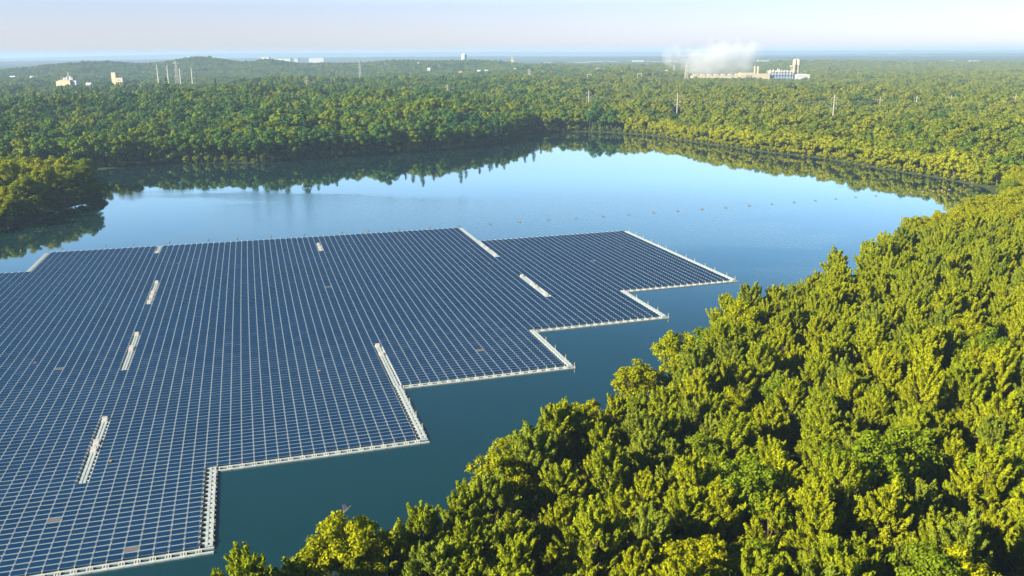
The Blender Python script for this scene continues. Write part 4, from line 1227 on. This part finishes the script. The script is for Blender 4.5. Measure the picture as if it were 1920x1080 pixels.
# white equipment cabinets standing on the inner walkways
def cabinet(i, j):
    p = pos(np.array([i+.5]), np.array([j+.5]), 0)[0]
    w = MB(); w.box((0,0,.38), (1.25,1.5,.10)); w.box((0,.1,.78), (1.0,.55,.72), rx=-.25); w.box((0,-.3,.48),(.8,.5,.25))
    o = w.build('cabinet', [M['white']]); o.location = p; o.rotation_euler = (0,0,math.radians(16.5)); arr(o)
for i, j in ((-10,34),(-10,27),(-10,25),(-10,70),(-10,63),(-10,62),(-10,105),(-10,97),(-10,94),(-10,90),(-12,134),(16,132),(16,128),(16,125),(18,52),(18,48),(44,118),(44,114),(44,107),(44,87),(44,80),(44,78),(44,72)): cabinet(i, j)
# short mooring posts on the outer walkways
def post(i, j, side=1):
    p = pos(np.array([i+side*.98]), np.array([float(j)]), 0)[0]
    w = MB(); w.tube([(0,0,0),(0,0,1.25)], .09, 6); w.box((0,0,.35), (.35,.35,.15)); w.tube([(0,0,1.0),(0,0,1.3)], .13, 6, m=1)
    o = w.build('mooring_post', [M['steel'], M['yellow']]); o.location = p; arr(o)
for j in (1,4.5,8,12,15.5): post(0, j)
for j in (20,24,28.5,32.5): post(18, j)
for j in (34.3,38,42.6,47,51): post(37, j)
for j in (52.3,56.4,60.4,65.3,69): post(55, j)
for j in (71.3,74.5,79.4,83.5,88.2,92.2,97,102,106,110,114.7,118.9,123): post(73, j)
# rust-brown bits lying on panels
for (x_, y_), lab in (((334.5,494.7),'small rust-brown heap lying on the far left panels'),((917,495.6),'small rust-brown bit on a panel near the notch in the far edge'),((66.5,681),'rust-brown bit on the left panels'),((599,696),'yellowish bit lying on the middle panels'),((210,865),'yellowish bit lying on a panel right of the nearest inner walkway')):
    gx_, gy_ = gp(x_, y_, .6)
    rr = random.Random(int(x_)); w = MB()
    for k in range(5): w.box((rr.uniform(-.25,.25), rr.uniform(-.15,.15), rr.uniform(.05,.18)), (.3,.22,.16), rr.uniform(0,3))
    o = w.build('debris', [M['rust'] if 'rust' in lab else M['yellow']]); o.location = (gx_, gy_, .62); tag(o, lab, 'debris')

# ------------------------------------------------------------------ buoys
def make_buoy(x, y, rz, label, group, pale=False, proto={}):  # tan and dark halves take the tones of the lit and shaded sides
    key = pale
    if key not in proto:
        w = MB(); w.tube([(-.85,0,.12),(-.80,0,.12),(.25,0,.12),(.3,0,.12)], [.10,.34,.34,.30], 10); body = w.mesh('float_barrel', [M['buoy_t']], True)
        w = MB(); w.tube([(.28,0,.12),(.34,0,.12),(.80,0,.12),(.86,0,.12)], [.3,.38,.38,.12], 10); cap = w.mesh('dark_end', [M['buoy_d'] if not pale else M['buoy_t']], True)
        w = MB(); w.box((0,0,.46),(.5,.16,.14)); w.tube([(0,0,.4),(0,0,.72)], .05, 5); top = w.mesh('lifting_eye', [M['buoy_d']])
        proto[key] = (body, cap, top)
    r = empty('buoy', (x, y, 0), rz); tag(r, label, 'buoy', group)
    link('barrel', proto[key][0], r); link('end_cap', proto[key][1], r); link('lifting_eye', proto[key][2], r)
    r.scale = (.7,.7,.7)
ORD = ['first','second','third','fourth','fifth','sixth','seventh','eighth','ninth','tenth','eleventh','twelfth','thirteenth','fourteenth','fifteenth','sixteenth','seventeenth','eighteenth','nineteenth','twentieth','twenty-first','twenty-second']
L1 = [(39,469),(116,464.5),(198,459.5),(250,456.5),(316.5,453),(390,448.5),(444,445.5),(507,442),(570,438.5),(641,434.5),(689,432),(748,428.5),(806,425.5),(860,422.5)]
for k, (px_, py_) in enumerate(L1):
    x, y = gp(px_, py_, .2)
    make_buoy(x, y, 2.2, 'dark buoy behind the array\'s far edge, %s from the photo\'s left edge' % ORD[k], 'buoys behind the far edge of the array')
L2 = [(919.6,419),(974,415.5),(1029,411.5),(1080,408.5),(1132,405),(1179.5,401.7),(1226.5,398.4),(1271.5,395),(1317,391.7),(1361,388.5),(1405.5,385),(1448,382),(1489.5,378.7),(1529.5,375.5),(1567.5,372.5),(1605,369.4),(1643,366.6),(1680.5,363.6),(1708,361)]
for k, (px_, py_) in enumerate(L2):
    x, y = gp(px_, py_, .2)
    make_buoy(x, y, 2.5, 'tan and black buoy on open water, %s past the array\'s far corner' % ORD[k], 'buoys in the line across open water')
L3 = [(1730,359),(1750.5,357.3),(1766.5,356),(1780,355)]
for k, (px_, py_) in enumerate(L3):
    x, y = gp(px_, py_, .2)
    make_buoy(x, y, 2.5, 'pale buoy on the green tree reflection, %s from the open water' % ORD[k], 'pale buoys near the right bank', True)

# bare dead tree at the near shore
def dead_tree(px_, py_, D, h, label, mat='wood'):
    p = at(px_, py_, D); x, y = float(p[0]), float(p[1]); z = gz1(x, y)
    r = empty('dead_tree', (x, y, z)); tag(r, label, 'dead tree')
    rr = random.Random(5); w = MB(); w.tube([(0,0,-.5),(.1,0,h*.5),(.0,.1,h)], [.16,.11,.03], 7, cap=False); w.build('trunk', M['deadwood'], r)
    w = MB()
    for k in range(26):
        zz = h*rr.uniform(.45,.95); a = rr.uniform(0,6.28); L_ = rr.uniform(.5,1.6)
        e = (math.cos(a)*L_, math.sin(a)*L_, zz+L_*.9); m_ = (e[0]*.5, e[1]*.5, zz+L_*.35)
        w.tube([(0,0,zz), m_, e], [.05,.035,.015], 4, cap=False)
        for q in range(3):
            w.tube([m_, (m_[0]+rr.uniform(-.5,.5), m_[1]+rr.uniform(-.5,.5), m_[2]+rr.uniform(.3,.8))], [.02,.01], 3, cap=False)
    w.build('bare_branches', M['deadwood'], r)
dead_tree(645, 985, 99, 13.4, 'bare grey dead tree between leafy trees at the bottom shore')
# two red moored floats at the foot of the far shore
for px_, py_, lab in ((607,294,'small red float at the waterline of the shaded far shore, left one'),(630,293.5,'small red float at the waterline of the shaded far shore, right one')):
    x, y = gp(px_, py_+2.5, 0)
    w = MB(); w.tube([(0,0,.0),(0,0,1.0),(0,0,1.5)], [.8,.8,.1], 10); o = w.build('float', [plain('red_paint', (.35,.05,.05))], None, (x, y, -.1)); tag(o, lab, 'float')

# ------------------------------------------------------------------ haze
hz = bpy.data.materials.new('pale_air'); hz.use_nodes = True
nt = hz.node_tree; nt.nodes.remove(nt.nodes['Principled BSDF'])
pv = nt.nodes.new('ShaderNodeVolumePrincipled')
pv.inputs['Color'].default_value = (.40,.57,.84,1); pv.inputs['Density'].default_value = .000125; pv.inputs['Anisotropy'].default_value = 0
nt.links.new(pv.outputs[0], nt.nodes['Material Output'].inputs['Volume'])
w = MB(); w.box((0,0,(106-6)/2), (54000,54000,112)); o = w.build('haze', [hz]); tag(o, 'thin blue haze over the land', None, None, 'stuff')

# ------------------------------------------------------------------ light
EL, AZ = math.radians(27), math.radians(-119)      # azimuth from the view direction, to the left
sun_d = bpy.data.lights.new('sun', 'SUN'); sun = bpy.data.objects.new('sun', sun_d); C.objects.link(sun)
sun_d.energy = 5.0; sun_d.angle = math.radians(.53); sun_d.color = (1,.88,.66)
to = Vector((math.sin(AZ)*math.cos(EL), math.cos(AZ)*math.cos(EL), math.sin(EL)))
sun.rotation_euler = to.to_track_quat('Z', 'Y').to_euler()
W = bpy.data.worlds.new('World'); SC.world = W; W.use_nodes = True
nt = W.node_tree; bg = nt.nodes['Background']
sky = nt.nodes.new('ShaderNodeTexSky'); sky.sky_type = 'NISHITA'; sky.sun_disc = False
sky.sun_elevation = EL; sky.sun_rotation = AZ
sky.air_density = 1.0; sky.dust_density = .3; sky.ozone_density = 1.4; sky.altitude = 0
tint = nt.nodes.new('ShaderNodeMix'); tint.data_type = 'RGBA'; tint.blend_type = 'MULTIPLY'; tint.inputs[0].default_value = 1
tint.inputs[7].default_value = (2.2, 2.2, 2.55, 1)
# sky tint by elevation: low band brightened and blued to lift the lake's reflection
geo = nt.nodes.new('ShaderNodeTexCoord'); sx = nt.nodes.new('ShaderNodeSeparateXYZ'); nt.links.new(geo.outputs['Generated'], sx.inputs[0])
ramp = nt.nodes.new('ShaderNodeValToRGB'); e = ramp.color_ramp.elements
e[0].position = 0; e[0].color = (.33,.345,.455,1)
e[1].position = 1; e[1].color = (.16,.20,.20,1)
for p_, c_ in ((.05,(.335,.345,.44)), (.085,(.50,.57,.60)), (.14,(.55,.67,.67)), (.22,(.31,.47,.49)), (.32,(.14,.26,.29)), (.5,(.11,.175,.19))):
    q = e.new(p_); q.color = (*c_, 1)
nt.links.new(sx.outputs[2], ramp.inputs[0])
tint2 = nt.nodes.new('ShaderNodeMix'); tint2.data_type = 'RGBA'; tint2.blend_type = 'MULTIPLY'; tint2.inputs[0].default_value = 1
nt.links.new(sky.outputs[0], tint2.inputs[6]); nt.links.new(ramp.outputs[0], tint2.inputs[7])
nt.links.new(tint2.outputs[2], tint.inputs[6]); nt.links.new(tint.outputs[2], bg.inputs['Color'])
bg.inputs['Strength'].default_value = .05

SC.view_settings.view_transform = 'Standard'; SC.view_settings.look = 'None'
SC.view_settings.exposure = 1.78; SC.view_settings.gamma = 1
SC.render.engine = 'CYCLES'
cy = SC.cycles
cy.use_denoising = True
cy.max_bounces = 5; cy.diffuse_bounces = 2; cy.glossy_bounces = 3; cy.transmission_bounces = 2; cy.transparent_max_bounces = 4; cy.volume_bounces = 2
print('trees', used, len(rest_pine), len(rest_leaf), 'forest', len(B), 'cells', len(cells), 'objs', len(bpy.data.objects))
